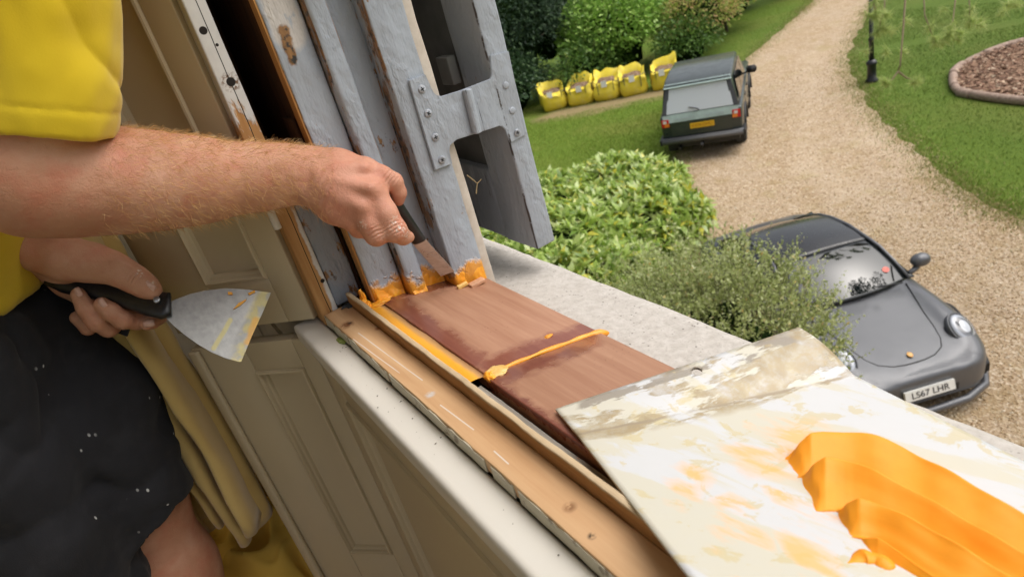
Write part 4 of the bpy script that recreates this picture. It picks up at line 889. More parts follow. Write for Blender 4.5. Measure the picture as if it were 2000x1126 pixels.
band = m.ramp(m.step(m.math('ADD', nn, m.math('MULTIPLY', m.math('SUBTRACT', ss, 0.5), 0.010)), .1960, .2260), [(0.05, (0.42, 0.30, 0.10)), (0.25, (0.62, 0.30, 0.04)), (0.40, (0.82, 0.37, 0.025)), (0.62, (0.80, 0.38, 0.04)), (0.76, (0.50, 0.28, 0.10)), (1.0, (0.30, 0.15, 0.08))])
m.set(Base_Color=band); m.bump(ss, 0.3, 0.0015); COAT = m.m
# filled channel beside the bead
def chan(u, v):
    s = J+0.001+(0.862-J)*u; n = 0.1962+0.0290*v
    return (n, s, -0.3905+0.0020*math.sin(v*3.1)-0.0022*v+0.0012*mnoise.noise((n*90, s*22, 0)))
grid_surface('filled_channel', chan, 60, 9, COAT, wf)
def ropey(name, path, rad, mat, parent, seg=10, rough=0.5, flatz=0.5):
    bm = bmesh.new(); n = len(path); pts = []
    for i in range(n-1):
        for k in range(6): pts.append(Vector(path[i]).lerp(Vector(path[i+1]), k/6))
    pts.append(Vector(path[-1])); r = [rad[min(len(rad)-1, int(i/6))]*(1+rough*mnoise.noise(p*70)) for i, p in enumerate(pts)]
    r[0] *= .3; r[-1] *= .3; tube(bm, pts, r, seg)
    for v in bm.verts: v.co += Vector(mnoise.noise_vector(v.co*130))*0.0011
    o = from_bm(name, bm, mat, parent, True); md = o.modifiers.new('sub', 'SUBSURF'); md.levels = 1; md.render_levels = 1; return o
ropey('joint_filler', [c3(.2275, J-.001), c3(.255, J, -.0006), c3(.30, J+.0015, -.0006), c3(.345, J, -.0008), c3(.374, J-.002, -.001), c3(.386, J-.006, -.005)], [.0026, .0026, .0030, .0040, .0036, .002], FILL, wf)
m = Mat('pale_filler', 0.4, 0.4); n = m.noise(90, 4); m.set(Base_Color=m.ramp(n, [(0.3, (0.62, 0.36, 0.08)), (0.7, (0.78, 0.55, 0.22))])); PALEF = m.m
def blob(name, c, r, mat, parent, seed=0, up=(0, 0, 1)):
    bm = bmesh.new(); bmesh.ops.create_icosphere(bm, subdivisions=4, radius=1)
    for v in bm.verts:
        k = 1+0.35*mnoise.noise(v.co*1.7+Vector((seed*3.3, 0, 0)))+0.12*mnoise.noise(v.co*5+Vector((seed, 0, 0))); v.co = Vector(c)+Vector((v.co.x*r[0]*k, v.co.y*r[1]*k, v.co.z*r[2]*k))
    return from_bm(name, bm, mat, parent, True)
blob('filler_blob', c3(.236, J-.003, .000), (.012, .012, .0022), PALEF, wf, 4); blob('filler_blob', c3(.2265, J-.006, -.001), (.005, .010, .004), FILL, wf, 2)
blob('filler_blob', (.2015, .848, -.386), (.010, .012, .0075), FILL, wf, 1); blob('filler_blob', (.2065, .856, -.378), (.004, .004, .012), FILL, wf, 7); blob('filler_blob', (.222, .842, -.3895), (.018, .008, .003), FILL, wf, 3)
blob('filler_blob', c3(.325, J+.028, .0002), (.006, .003, .0018), FILL, wf, 9)
def patch(s, n0, n1, hh, seed, top=0.0):
    """filler trowelled up a face of the jamb: thick at the sill, feathering out with a ragged top edge"""
    def fn(u, v):
        n = n0+(n1-n0)*u; z = zc(n)-.002+hh*v; k = mnoise.noise((n*55+seed, z*30, seed)); k2 = mnoise.noise((n*160, z*110, seed*2.0))
        th = 0.0052*(1-v)**.7+0.0042*k+0.0018*k2-0.0016-0.0030*v; side = min(1, u/.06, (1-u)/.06)
        return (n, s+0.0010-th*max(0, side)-(0 if side > .02 else -.002), z)
    return grid_surface('filler_patch', fn, 36, 26, FILL, wf)
patch(.8150, .3292, .3772, .042, 3); patch(.8520, .2945, .3282, .036, 8); patch(.8500, .2215, .2655, .034, 14); patch(.8340, .2690, .2920, .014, 20)
for (a, s_, l, d) in ((.352, .800, .012, .006), (.332, .806, .008, .003)): box('filler_crumb', (a-l, s_-d, zc(a)+.0005), (a+l, s_+d, zc(a)+.006), PALEF if d < .005 else flat('cedar_chip', (0.55, 0.30, 0.18), 0.5, .2, 60), wf, .001)
def pine():
    m = Mat('stripped_pine', 0.6, 0.3); g = m.noise(70, 6, 0.6, m.map((1, 0.05, 1))); f = m.noise(300, 3, 0.6, m.map((1, 0.08, 1)))
    col = m.mix(m.math('MULTIPLY', f, 0.35), m.ramp(g, [(0.28, (0.52, 0.30, 0.15)), (0.72, (0.68, 0.455, 0.26))]), (0.45, 0.25, 0.115))
    for (px, py, r, c) in ((678, 634, .011, (0.22, 0.09, 0.035)), (683, 631, .004, (0.06, 0.03, 0.02)), (840, 770, .006, (0.55, 0.52, 0.5)), (1113, 990, .006, (0.26, 0.13, 0.06)), (1156, 1046, .0035, (0.02, 0.015, 0.012)), (740, 640, .006, (0.25, 0.10, 0.04)), (715, 605, .010, (0.13, 0.15, 0.18))):
        p = OZ(px, py, -.385); q = m.math('MULTIPLY', m.near(p, r*.35, r*1.15), m.step(m.noise(160, 3), .34, .5)); col = m.mix(q, col, c)
    for (p0, p1) in (((700, 650), (825, 742)), ((690, 662), (780, 727)), ((860, 790), (925, 838)), ((965, 880), (993, 905))):
        q = m.fall(m.seg(OZ(*p0, -.385), OZ(*p1, -.385)), .0004, .0008); col = m.mix(m.math('MULTIPLY', q, .8), col, (0.70, 0.67, 0.62))
    m.set(Base_Color=col); m.bump(g, 0.25, 0.001); return m.m
PINEW = pine()
board = box('inner_sill_board', (0.1535, -0.35, -0.4015), (0.1893, 0.878, -0.385), PINEW, wf, 0.0012, 90, 0.0006); board['label'] = 'stripped pine board beside the window board'
CREAMED = cream('cream_broken_edge', (0.50, 0.46, 0.35), .45, .70)  # cream darkened: the shade on this room-facing edge is in its colour
# chips of cream paint still on its room edge, broken where nails were drawn
CUTS = [.879, .792, .786, .663, .655, .448, .437, .402, .394, .20, .192, -.34]
for i in range(0, len(CUTS)-1, 2):
    s1, s0 = CUTS[i], CUTS[i+1]; bm = bmesh.new(); add_box(bm, (0.1524, s0, -0.4012), (0.1537, s1, -0.3862)); bmesh.ops.subdivide_edges(bm, edges=[e for e in bm.edges if abs(e.verts[0].co.y-e.verts[1].co.y) > .01], cuts=int((s1-s0)*160)+1)
    for v in bm.verts:
        if v.co.z > -.39: v.co.z += 0.0030*mnoise.noise((v.co.y*45, 0, 0))+.0015*mnoise.noise((v.co.y*160, 0, 0))-.001
        else: v.co.x -= 0.0006+0.0010*mnoise.noise((v.co.y*45, 3, 0))
    from_bm('paint_edge', bm, CREAMED, wf)
m = Mat('bead_timber', 0.65, 0.3); g = m.noise(80, 6, 0.6, m.map((1, 0.05, 1))); n = m.noise(45, 4); z = m.sep()[2]
col = m.ramp(g, [(0.28, (0.22, 0.095, 0.028)), (0.72, (0.44, 0.23, 0.085))]); topm = m.math('MULTIPLY', m.step(m.math('ADD', z, m.math('MULTIPLY', n, .004)), -.3685, -.3660), 0.8); col = m.mix(topm, col, m.mix(n, (0.42, 0.31, 0.18), (0.66, 0.55, 0.38)))
m.set(Base_Color=col); m.bump(g, 0.5, 0.0015); BEADW = m.m
box('sill_bead', (0.1897, -0.35, -0.402), (0.1957, 0.872, -0.3672), BEADW, wf, 0.0009, 150, 0.0009, freq=30)
m = Mat('weathered_ledge', 0.85, 0.2); g = m.noise(120, 5, 0.6, m.map((1, 0.06, 1))); m.set(Base_Color=m.mix(m.step(m.noise(60, 3), .58, .64), m.ramp(g, [(0.3, (0.16, 0.145, 0.125)), (0.7, (0.36, 0.33, 0.29))]), (0.30, 0.12, 0.06))); m.bump(g, 0.6, 0.002)
box('weathered_ledge', (0.1959, -0.35, -0.425), (0.2165, 0.5605, -0.398), m.m, wf, 0.001, 90, 0.0012)
box('sub_sill', (0.196, -0.35, -0.47), (0.37, 0.87, -0.432), OLD, wf, 0.002)
# black gunge where the bead meets the jamb
for k in range(9): blob('old_mastic', (.180+.014*random.random(), .872-.012*random.random(), -.3835), (.003+.004*random.random(), .003, .0016), bpy.data.materials.get('old_mastic') or flat('old_mastic', (0.035, 0.04, 0.045), 0.5, .3, 90), wf, k)

# ---- stone sill
m = Mat('weathered_limestone', 0.9, 0.2); n = m.noise(90, 5); p = m.vor(150); big = m.noise(9, 4)
col = m.mix(m.math('MULTIPLY', big, .6), m.ramp(n, [(0.3, (0.40, 0.37, 0.335)), (0.7, (0.55, 0.52, 0.485))]), (0.46, 0.42, 0.375))
pit = m.math('MULTIPLY', m.ramp(p, [(0.14, 1.0), (0.24, 0.0)]), m.step(m.noise(40, 3), .50, .60)); col = m.mix(m.math('MULTIPLY', pit, .85), col, (0.12, 0.105, 0.09)); col = m.mix(m.math('MULTIPLY', m.step(m.noise(320, 3, .7), .56, .66), .35), col, (0.24, 0.21, 0.18))
m.set(Base_Color=col); b = m.bump(n, 0.45, 0.004); m.bump(pit, -0.7, 0.002, b); STONE = m.m
bm = bmesh.new(); NS, NN = 150, 16; g = []
def stz(n): return -0.448-0.13*(n-0.376)
for i in range(NS+1):
    s = -0.8+2.7*i/NS; row = []
    for j in range(NN+1):
        n = 0.33+0.178*j/NN; e = 0.0016*mnoise.noise((s*14, n*14, 1))+0.0012*mnoise.noise((s*50, n*50, 4)); edge = (0.006*abs(mnoise.noise((s*11, 3, 0)))+.002*mnoise.noise((s*60, 9, 0))) if j == NN else 0
        row.append(bm.verts.new((n-edge*0.6, s, stz(n)+e-(0.004 if j == NN else 0))))
    ed = mnoise.noise((s*16, 7, 0))*0.0025; row.append(bm.verts.new((0.512+ed, s, stz(.512)-.016))); row.append(bm.verts.new((0.510+ed, s, -0.56))); row.append(bm.verts.new((0.33, s, -0.56))); g.append(row)
for a, b_ in zip(g, g[1:]):
    for j in range(len(a)): bm.faces.new((a[j], a[(j+1) % len(a)], b_[(j+1) % len(a)], b_[j]))
bm.faces.new(g[0][::-1]); bm.faces.new(g[-1])
ssill = from_bm('stone_sill', bm, STONE, None, True); tag(ssill, 'pale weathered stone window sill outside the cedar boards', 'window sill')

# ---- house wall, room
WALLX = flat('lime_render', (0.42, 0.38, 0.32), 0.9, 0.12, 12, 0.4); ROOMW = flat('room_paint', (0.74, 0.69, 0.59), 0.7, 0.05, 6)
bm = bmesh.new()
for a, b_ in (((0.14, 1.13, -0.403), (0.398, 7, 3.4)), ((0.14, 0.957, 2.35), (0.398, 1.13, 3.4)), ((0.14, -0.95, 2.35), (0.398, 0.957, 3.4)), ((0.14, -6, GROUND), (0.398, 7, -0.60)), ((0.14, -1.15, -0.60), (0.398, -0.95, 3.4)), ((0.14, -6, -0.60), (0.398, -2.65, 3.4)), ((0.14, -2.65, 2.35), (0.398, -1.15, 3.4)), ((0.14, -2.65, -0.60), (0.398, -1.15, -0.45)), ((0.20, -0.95, -0.60), (0.398, 7, -0.57)), ((0.14, 0.957, -0.57), (0.329, 7, -0.404))): add_box(bm, a, b_)  # second opening and tall head are added to light the room
w = from_bm('house_wall', bm, WALLX); tag(w, 'rendered house wall around the window', kind='structure')
bm = bmesh.new(); add_box(bm, (-3.8, -1.4, -1.25), (0.12, 2.0, -1.17)); w = from_bm('floor', bm, flat('floor_boards', (0.36, 0.26, 0.17), 0.5, .2, 8)); tag(w, 'room floor below the window', kind='structure')
bm = bmesh.new(); add_box(bm, (-3.8, -1.4, 2.8), (0.139, 2.0, 2.9)); w = from_bm('ceiling', bm, ROOMW); tag(w, 'room ceiling', kind='structure')
bm = bmesh.new(); add_box(bm, (-3.9, 1.75, -1.17), (0.138, 1.9, 2.8)); w = from_bm('room_wall', bm, ROOMW); tag(w, 'room wall beyond the curtain', kind='structure')
bm = bmesh.new(); add_box(bm, (-3.9, -1.5, -1.17), (-3.8, 1.74, 2.8)); w = from_bm('room_wall', bm, ROOMW); tag(w, 'room wall opposite the window', kind='structure')
bm = bmesh.new()
for a, b_ in (((-3.8, -1.5, -1.17), (-3.6, -1.4, 2.8)), ((-.06, -1.5, -1.17), (0.139, -1.4, 2.8)), ((-3.6, -1.5, -1.17), (-.06, -1.4, -1.05)), ((-3.6, -1.5, 2.7), (-.06, -1.4, 2.8))): add_box(bm, a, b_)  # unseen and nearly all opening, added to brighten the room
w = from_bm('room_wall', bm, ROOMW); tag(w, 'room wall with an opening added behind the viewer to let daylight in', kind='structure')

# ---- cream window board
o = box('window_board', (0.1150, -0.9, -0.430), (0.1533, 0.936, -0.4020), CREAM, None, 0.0075, 80, 0.0006, seg=4)
tag(o, 'cream painted window board with a rounded nose inside the frame', 'window board')
# flecks and the moss stain are real crumbs lying on it
FLK = flat('dark_crumb', (0.10, 0.085, 0.06), 0.8, .3, 200); random.seed(3); V = []; F = []
for k in range(46):
    s = random.choice((random.uniform(.25, .92), random.gauss(.62, .05), random.gauss(.80, .03))); n = random.triangular(.120, .153, .149); r = random.choice((.0003, .0004, .0005, .0009)); i = len(V); a = random.uniform(0, 6.28)
    for q in range(4): V.append((n+r*math.cos(a+q*1.57)*(1+.8*(q % 2)), s+r*math.sin(a+q*1.57), -0.4014))
    V.append((n, s, -0.4014+r*.8)); F += [(i+q, i+(q+1) % 4, i+4) for q in range(4)]
o = from_py('paint_crumbs', V, F, FLK); tag(o, 'dark crumbs of old paint on the cream window board', 'debris', kind='stuff')
MOSS = flat('green_flake', (0.22, 0.27, 0.07), 0.9, .4, 200, .6); o = blob('paint_flake', OZ(668, 664, -.4012), (.0055, .012, .0010), MOSS, None, 6); tag(o, 'flattened green flake on the window board beside the pine board', 'paint flake')

# ---- wall panelling (splayed elbow panel and back panel)
E = Vector((-0.672, 0.740, 0)).normalized(); NR = Vector((-E.y, E.x, 0)); NR = Vector((-0.740, -0.672, 0)).normalized()
def framed(parent, name_panel, org, e, nr, w, z0, z1, x0, x1, zz0, zz1, mat, th=0.02, rec=0.010, bead=0.010):
    """stiles, rails, a sunk panel and mitred beads in the vertical plane through org along e, facing nr"""
    M = Matrix(((e.x, nr.x, 0, org[0]), (e.y, nr.y, 0, org[1]), (0, 0, 1, 0), (0, 0, 0, 1)))
    box('stile', (0, -th, z0), (x0, 0, z1), mat, parent, 0.0016, 0, 0, M); box('stile', (x1, -th, z0), (w, 0, z1), mat, parent, 0.0016, 0, 0, M)
    if zz0 > z0: box('rail', (x0+.0005, -th, z0), (x1-.0005, -.0004, zz0), mat, parent, 0.0012, 0, 0, M)
    if zz1 < z1: box('rail', (x0+.0005, -th, zz1), (x1-.0005, -.0004, z1), mat, parent, 0.0012, 0, 0, M)
    box(name_panel, (x0-.002, -th-.004, zz0-.002), (x1+.002, -rec, zz1+.002), mat, parent, 0, 0, 0, M)
    # bolection beads
    def bead_bar(p, q, inw):
        bm = bmesh.new(); p = Vector(p); q = Vector(q); d = (q-p).normalized(); sec = [(0, -.001), (.0015, .0035), (.0045, .0042), (.0065, .001), (.0075, -.003), (bead, -.006), (bead+.002, -rec-.001), (0, -rec-.001)]
        ra = []; 
        for end, P0 in ((0, p), (1, q)):
            ra.append([bm.verts.new(M @ (P0+Vector(inw)*a+Vector((0, 1, 0))*b_+d*(a if end == 0 else -a))) for a, b_ in sec])
        for i in range(len(sec)): bm.faces.new((ra[0][i], ra[0][(i+1) % len(sec)], ra[1][(i+1) % len(sec)], ra[1][i]))
        bm.faces.new(ra[0]); bm.faces.new(ra[1][::-1]); from_bm('moulding', bm, mat, parent)
    bead_bar((x0, 0, zz0), (x0, 0, zz1), (1, 0, 0)); bead_bar((x1, 0, zz1), (x1, 0, zz0), (-1, 0, 0)); bead_bar((x0, 0, zz1), (x1, 0, zz1), (0, 0, -1)); bead_bar((x1, 0, zz0), (x0, 0, zz0), (0, 0, 1))
wp = empty('wall_panelling', (0.12, 0.92, -1.17)); tag(wp, 'brown shaded cream panelling below the window board', 'panelling')
wp.location = (0, 0, 0)
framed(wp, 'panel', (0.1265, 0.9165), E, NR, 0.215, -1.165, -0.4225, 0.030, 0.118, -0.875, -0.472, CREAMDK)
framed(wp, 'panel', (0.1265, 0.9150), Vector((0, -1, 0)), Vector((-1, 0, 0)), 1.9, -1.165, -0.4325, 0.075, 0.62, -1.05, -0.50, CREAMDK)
M = Matrix(((E.x, NR.x, 0, .1265), (E.y, NR.y, 0, .9165), (0, 0, 1, 0), (0, 0, 0, 1)))
box('corner_bead', (0.197, 0.0003, -1.165), (0.2145, 0.010, -0.4235), CREAMDK, wp, 0.004, 0, 0, M); box('skirting', (0, 0.0004, -1.168), (0.196, 0.014, -1.05), CREAMDK, wp, .003, 0, 0, M)

# ---- folding inside shutter
ish = empty('inside_shutter', (0, 0, 0)); tag(ish, 'cream panelled folding shutter beside the stripped post', 'shutter')
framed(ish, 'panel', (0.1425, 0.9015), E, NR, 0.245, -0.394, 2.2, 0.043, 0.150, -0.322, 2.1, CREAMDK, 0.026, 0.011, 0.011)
p = OS(541, 428, 0.886); hk = cyl('hinge_knuckle', (p.x-.003, p.y, p.z+.030), (p.x-.003, p.y, p.z-.012), 0.0055, CREAM, ish, 12, bevel=.001)

# ---- outside shutter with its parliament hinge
esh = empty('outside_shutter', (0, 0, 0)); tag(esh, 'grey outside shutter folded back on a wide flat hinge', 'shutter')
def gs(name, a, b_, **k): return box(name, a, b_, GREY2, esh, k.get('bevel', .003), k.get('cut', 50), k.get('jit', .0011))
gs('stile', (0.4700, 0.8125, -0.418), (0.5035, 0.8980, TOP)); gs('stile', (0.4705, 1.24, -0.418), (0.503, 1.32, TOP), cut=20)
gs('rail', (0.4715, 0.8985, -0.417), (0.502, 1.239, -0.30), cut=20); gs('rail', (0.4715, 0.8985, -0.03), (0.502, 1.239, 0.07), cut=20)
SHP = flat('shutter_panel_paint', (0.20, 0.20, 0.19), 0.5, .2, 20, .3)
box('panel', (0.484, 0.896, -0.302), (0.496, 1.242, -0.028), SHP, esh, .001); box('panel', (0.484, 0.896, 0.068), (0.496, 1.242, 1.2), SHP, esh, .001)
box('stop_block', (0.4555, 0.90, -0.165), (0.4695, 0.935, -0.125), SHP, esh, .002)
PLY_ = [(798, 157), (831, 145), (847, 180), (852, 186), (863, 188), (902, 176), (958, 154), (960, 148), (957, 108), (994, 100), (1028, 263), (997, 280), (986, 252), (980, 247), (974, 247), (943, 257), (892, 273), (880, 284), (878, 294), (884, 320), (850, 333)]
hp = [OS(x, y, 0.8105) for x, y in PLY_]
bm = bmesh.new(); vs = [bm.verts.new(p) for p in hp]; f = bm.faces.new(vs); r = bmesh.ops.extrude_face_region(bm, geom=[f]); nv = [v for v in r['geom'] if isinstance(v, bmesh.types.BMVert)]; bmesh.ops.translate(bm, vec=(0, 0.0036, 0), verts=nv)
bmesh.ops.recalc_face_normals(bm, faces=bm.faces); bmesh.ops.bevel(bm, geom=bm.edges[:], offset=.0009, segments=2, affect='EDGES')
hinge = from_bm('hinge', bm, GREY2, esh)
SCR = grey_paint('grey_screw', False, .72, 8.0, (0.33, 0.35, 0.39))
for i, (x, y) in enumerate(((824, 174), (836, 221), (850, 268), (863, 312), (1010, 259))):
    c = OS(x, y, 0.8102); s = empty('screw'); s.parent = hinge; s.matrix_local = Matrix.Translation(c) @ Matrix.Rotation(math.radians(90), 4, 'X') @ Matrix.Rotation(i*.7+.3, 4, 'Z')
    bm = bmesh.new(); lathe(bm, [(.0052, -.001), (.0052, .0008), (.0040, .0016), (.0006, .0019)], 20); from_bm('screw_head', bm, SCR, s, True)
    bm = bmesh.new(); add_box(bm, (-.0026, -.0005, .001), (.0026, .0005, .00235)); add_box(bm, (-.0005, -.0026, .001), (.0005, .0026, .0024)); from_bm('screw_slot', bm, bpy.data.materials.get('slot_dark') or flat('slot_dark', (0.01, 0.01, 0.012), .8), s)
for x, y in ((1001, 216), (988, 167)):
    c = OS(x, y, 0.8100); bm = bmesh.new(); lathe(bm, [(.0050, -.001), (.0048, .0003), (.003, .0007), (.0005, .0008)], 18, Matrix.Translation(c) @ Matrix.Rotation(math.radians(90), 4, 'X')); from_bm('filled_screw', bm, GREY2, hinge, True)
a = OS(912, 174, .807); b_ = OS(932, 260, .807); cyl('hinge_knuckle', a, b_, .0064, GREY2, hinge, 18, bevel=.0015)
# dry twig caught behind the hinge and a leaf on the stone
bm = bmesh.new(); q = [OS(x, y, .86) for x, y in ((912, 342), (925, 352), (932, 358), (930, 378))]; tube(bm, q, .0009, 5); tube(bm, [q[2], OS(940, 350, .86)], .0007, 5); o = from_bm('dry_twig', bm, flat('straw', (0.5, 0.38, 0.2), .8, .2, 80)); tag(o, 'dry straw coloured twig caught in the gap below the hinge', 'twig')
q = [OZ(x, y, -.452) for x, y in ((945, 464), (958, 466), (972, 471), (992, 481))]; 
def strap(u, v):
    i = min(2, int(u*3)); f = u*3-i; p = q[i].lerp(q[i+1], f); return (p.x, p.y+(v-.5)*.012*math.sin(math.pi*min(1, u+.12)), p.z+.008*math.sin(u*3)+.002*abs(v-.5))
o = grid_surface('green_leaf', strap, 14, 5, flat('fresh_leaf', (0.32, 0.48, 0.07), .4, .2, 60), None, .0005); tag(o, 'narrow bright green leaf lying on the stone under the grey shutter', 'leaf')

# ---- curtain and cloth
m = Mat('ochre_curtain', 0.9, 0.15); n = m.noise(7, 4); wv = m.noise(260, 2); m.set(Base_Color=m.ramp(n, [(0.3, (0.44, 0.30, 0.095)), (0.7, (0.54, 0.39, 0.15))]), Sheen_Weight=0.3); m.bump(wv, 0.12, .001); OCH = m.m
C0 = Vector((-0.010, 1.085, 0))+NR*0.032-E*.040
def drape(u, v):
    """deep rounded pleats: the cloth doubles back on itself between one fold and the next"""
    z = 2.1-2.86*u; th = v*2*math.pi*6.4+.9+0.7*math.sin(u*4+v*3); w = .040+.006*math.sin(v*17); a = .030+.010*math.sin(v*9+2)+.010*u
    t = v*6.4*w+.012*math.sin(2*th); f = a*math.sin(th)+.016*mnoise.noise((v*9, u*9, 0))+.007*mnoise.noise((v*26, u*30, 4))+.003*mnoise.noise((v*60, u*70, 2))
    p = C0+E*(t+.030*math.sin(u*3.0-1.6)+.012*mnoise.noise((u*6, v*2, 7)))+NR*(f+.02*math.sin(u*2.2)); return (p.x, p.y, z+.02*math.sin(th*.5+1)*u)
o = grid_surface('curtain', drape, 110, 190, OCH, None, .003); tag(o, 'ochre curtain hanging in heavy folds beside the panelling', 'curtain')
m = Mat('mustard_dust_sheet', 0.9, 0.15); n = m.noise(6, 4); m.set(Base_Color=m.ramp(n, [(0.3, (0.56, 0.34, 0.05)), (0.7, (0.68, 0.45, 0.10))])); m.bump(m.noise(200, 2), 0.12, .001); MUS = m.m
def heap(u, v):
    x = .06-.40*u+0.05*math.sin(v*5); y = 1.00+.72*v; r = (1-abs(2*u-1)**4)*(1-abs(2*v-1)**4); q = Vector((u*4.2, v*4.2, 2))
    f = 1-abs(mnoise.noise(q))*2.2; f2 = 1-abs(mnoise.noise(q*2.1+Vector((5, 0, 0))))*2
    z = -1.155+r*(0.13+0.10*f+.05*f2+.05*mnoise.noise(q*.6)); return (x+.05*mnoise.noise(q*1.3), y+.05*mnoise.noise(q*1.3+Vector((9, 0, 0))), z)
o = grid_surface('dust_sheet', heap, 120, 130, MUS, None, .003); tag(o, 'mustard cloth dust sheet crumpled on the floor under the curtain', 'dust sheet')
m = Mat('polythene', 0.22, 0.6); n = m.noise(14, 5); m.set(Base_Color=m.ramp(n, [(0.3, (0.20, 0.20, 0.19)), (0.7, (0.34, 0.34, 0.33))])); m.bump(n, 0.8, .02)
def poly(u, v): return (-.15-1.5*u, .6+1.1*v, -1.160+.012*mnoise.noise((u*14, v*14, 0))+.008*abs(mnoise.noise((u*31, v*31, 3))))
o = grid_surface('plastic_sheet', poly, 60, 60, m.m, None, .0006); tag(o, 'crinkled grey plastic sheet covering the floor', 'plastic sheet')
# ================================================================ PERSON AT THE WINDOW
CB = np.stack([_N, _S, -_D])                        # camera axes -> world axes
def C(px, py, d): return np.array([(px-1000)*d/FPX, (py-563)*d/FPX, d], np.float32)
def to_world(v): return v @ CB.T.astype(np.float32)
def J3(px, py, d, rpx): return (C(px, py, d), rpx*d/FPX)
def cone_sdf(P, a, ra, b, rb):
    ab = b-a; t = np.clip(((P-a) @ ab)/max(float(ab @ ab), 1e-9), 0, 1)
    return np.linalg.norm(P-a-t[:, None]*ab, axis=1)-(ra+(rb-ra)*t)
def smin(a, b, k):
    h = np.clip(0.5+0.5*(b-a)/k, 0, 1); return b+(a-b)*h-k*h*(1-h)
def chain_sdf(P, ch, k=0.006):
    d = None
    for (a, ra), (b, rb) in zip(ch, ch[1:]):
        q = cone_sdf(P, a, ra, b, rb); d = q if d is None else smin(d, q, k)
    return d
def nets(fn, lo, hi, h):
    """surface nets over a box: returns smooth verts and quads of fn = 0"""
    lo = np.array(lo, np.float32); n = np.ceil((np.array(hi)-lo)/h).astype(int)+1
    ax = [lo[i]+h*np.arange(n[i], dtype=np.float32) for i in range(3)]
    f = np.empty(n, np.float32)
    Y, Z = np.meshgrid(ax[1], ax[2], indexing='ij')
    # coarse pass decides which slabs need the full field
    for i in range(0, n[0], 8):
        xs = ax[0][i:i+8]; P = np.empty((len(xs), n[1], n[2], 3), np.float32); P[..., 0] = xs[:, None, None]; P[..., 1] = Y; P[..., 2] = Z
        f[i:i+8] = fn(P.reshape(-1, 3)).reshape(len(xs), n[1], n[2])
    s = f < 0; m = n-1
    c = np.zeros(m, np.int8)
    for dx in (0, 1):
        for dy in (0, 1):
            for dz in (0, 1): c += s[dx:dx+m[0], dy:dy+m[1], dz:dz+m[2]]
    cells = np.argwhere((c > 0) & (c < 8)); idx = -np.ones(m, np.int64); idx[tuple(cells.T)] = np.arange(len(cells))
    acc = np.zeros((len(cells), 3), np.float32); cnt = np.zeros(len(cells), np.float32)
    cor = [(0, 0, 0), (0, 0, 1), (0, 1, 0), (0, 1, 1), (1, 0, 0), (1, 0, 1), (1, 1, 0), (1, 1, 1)]
    for a in range(8):
        for b in range(a+1, 8):
            A = np.array(cor[a]); B = np.array(cor[b])
            if np.abs(A-B).sum() != 1: continue
            fa = f[tuple((cells+A).T)]; fb = f[tuple((cells+B).T)]; k = (fa < 0) != (fb < 0)
            t = np.where(k, fa/(fa-fb+1e-12), 0)[:, None]; acc += np.where(k[:, None], A+(B-A)*t, 0); cnt += k
    V = lo+h*(cells+acc/cnt[:, None])
    Q = []
    for axis in range(3):
        o1, o2 = [(1, 2), (2, 0), (0, 1)][axis]; sl = [slice(None)]*3; s2 = [slice(None)]*3; sl[axis] = slice(0, -1); s2[axis] = slice(1, None)
        ch = s[tuple(sl)] != s[tuple(s2)]; e = np.argwhere(ch); e = e[(e[:, o1] > 0) & (e[:, o2] > 0) & (e[:, o1] < m[o1]) & (e[:, o2] < m[o2])]
        u = np.zeros(3, int); v = np.zeros(3, int); u[o1] = 1; v[o2] = 1
        q = np.stack([idx[tuple((e).T)], idx[tuple((e-u).T)], idx[tuple((e-u-v).T)], idx[tuple((e-v).T)]], 1)
        fl = s[tuple(e.T)]; q[~fl] = q[~fl][:, ::-1]; Q.append(q)
    Q = np.concatenate(Q); Q = Q[(Q >= 0).all(1)]
    return V, Q
def relax(V, Q, it=2, lam=0.5):
    n = len(V); E_ = np.concatenate([Q[:, [0, 1]], Q[:, [1, 2]], Q[:, [2, 3]], Q[:, [3, 0]]]); deg = np.bincount(E_.ravel(), minlength=n)[:, None]+1e-9
    for _ in range(it):
        S_ = np.zeros_like(V)
        for a, b in ((0, 1), (1, 0)):
            for k in range(3): S_[:, k] += np.bincount(E_[:, a], V[E_[:, b], k], minlength=n)
        V = V+lam*(S_/deg-V)
    return V
def bounds(chs, pad=0.02):
    lo = np.min([p-r for ch in chs for p, r in ch], 0)-pad; hi = np.max([p+r for ch in chs for p, r in ch], 0)+pad; return lo, hi

# ---- right arm and hand (reaching to the jamb, back of the hand to the viewer)
R_ARM = [J3(60, -230, .60, 112), J3(55, 60, .645, 108), J3(52, 320, .685, 106), J3(60, 346, .69, 107)]
R_FORE = [J3(60, 346, .69, 106), J3(150, 353, .712, 101), J3(250, 353, .735, 94), J3(330, 354, .757, 84), J3(400, 352, .775, 74), J3(500, 346, .80, 60), J3(560, 341, .812, 52), J3(610, 342, .82, 50)]
R_PALM = [[J3(608, 336, .82, 46), J3(660, 335, .818, 42), J3(712, 334, .812, 27)], [J3(608, 342, .818, 46), J3(670, 362, .808, 42), J3(726, 372, .802, 28)],
          [J3(610, 350, .818, 44), J3(665, 388, .808, 40), J3(710, 408, .803, 27)], [J3(610, 358, .82, 40), J3(655, 402, .812, 33), J3(688, 428, .812, 22)]]
R_IDX = [J3(712, 334, .812, 26), J3(745, 344, .811, 21), J3(769, 355, .815, 18), J3(779, 376, .824, 15), J3(779, 391, .830, 11.5)]
R_MID = [J3(726, 372, .802, 27), J3(752, 416, .805, 24), J3(772, 450, .812, 23), J3(787, 462, .826, 16), J3(798, 463, .836, 12)]
R_RNG = [J3(710, 408, .803, 27), J3(724, 438, .806, 24), J3(735, 457, .812, 23), J3(748, 458, .832, 16), J3(762, 446, .845, 12)]
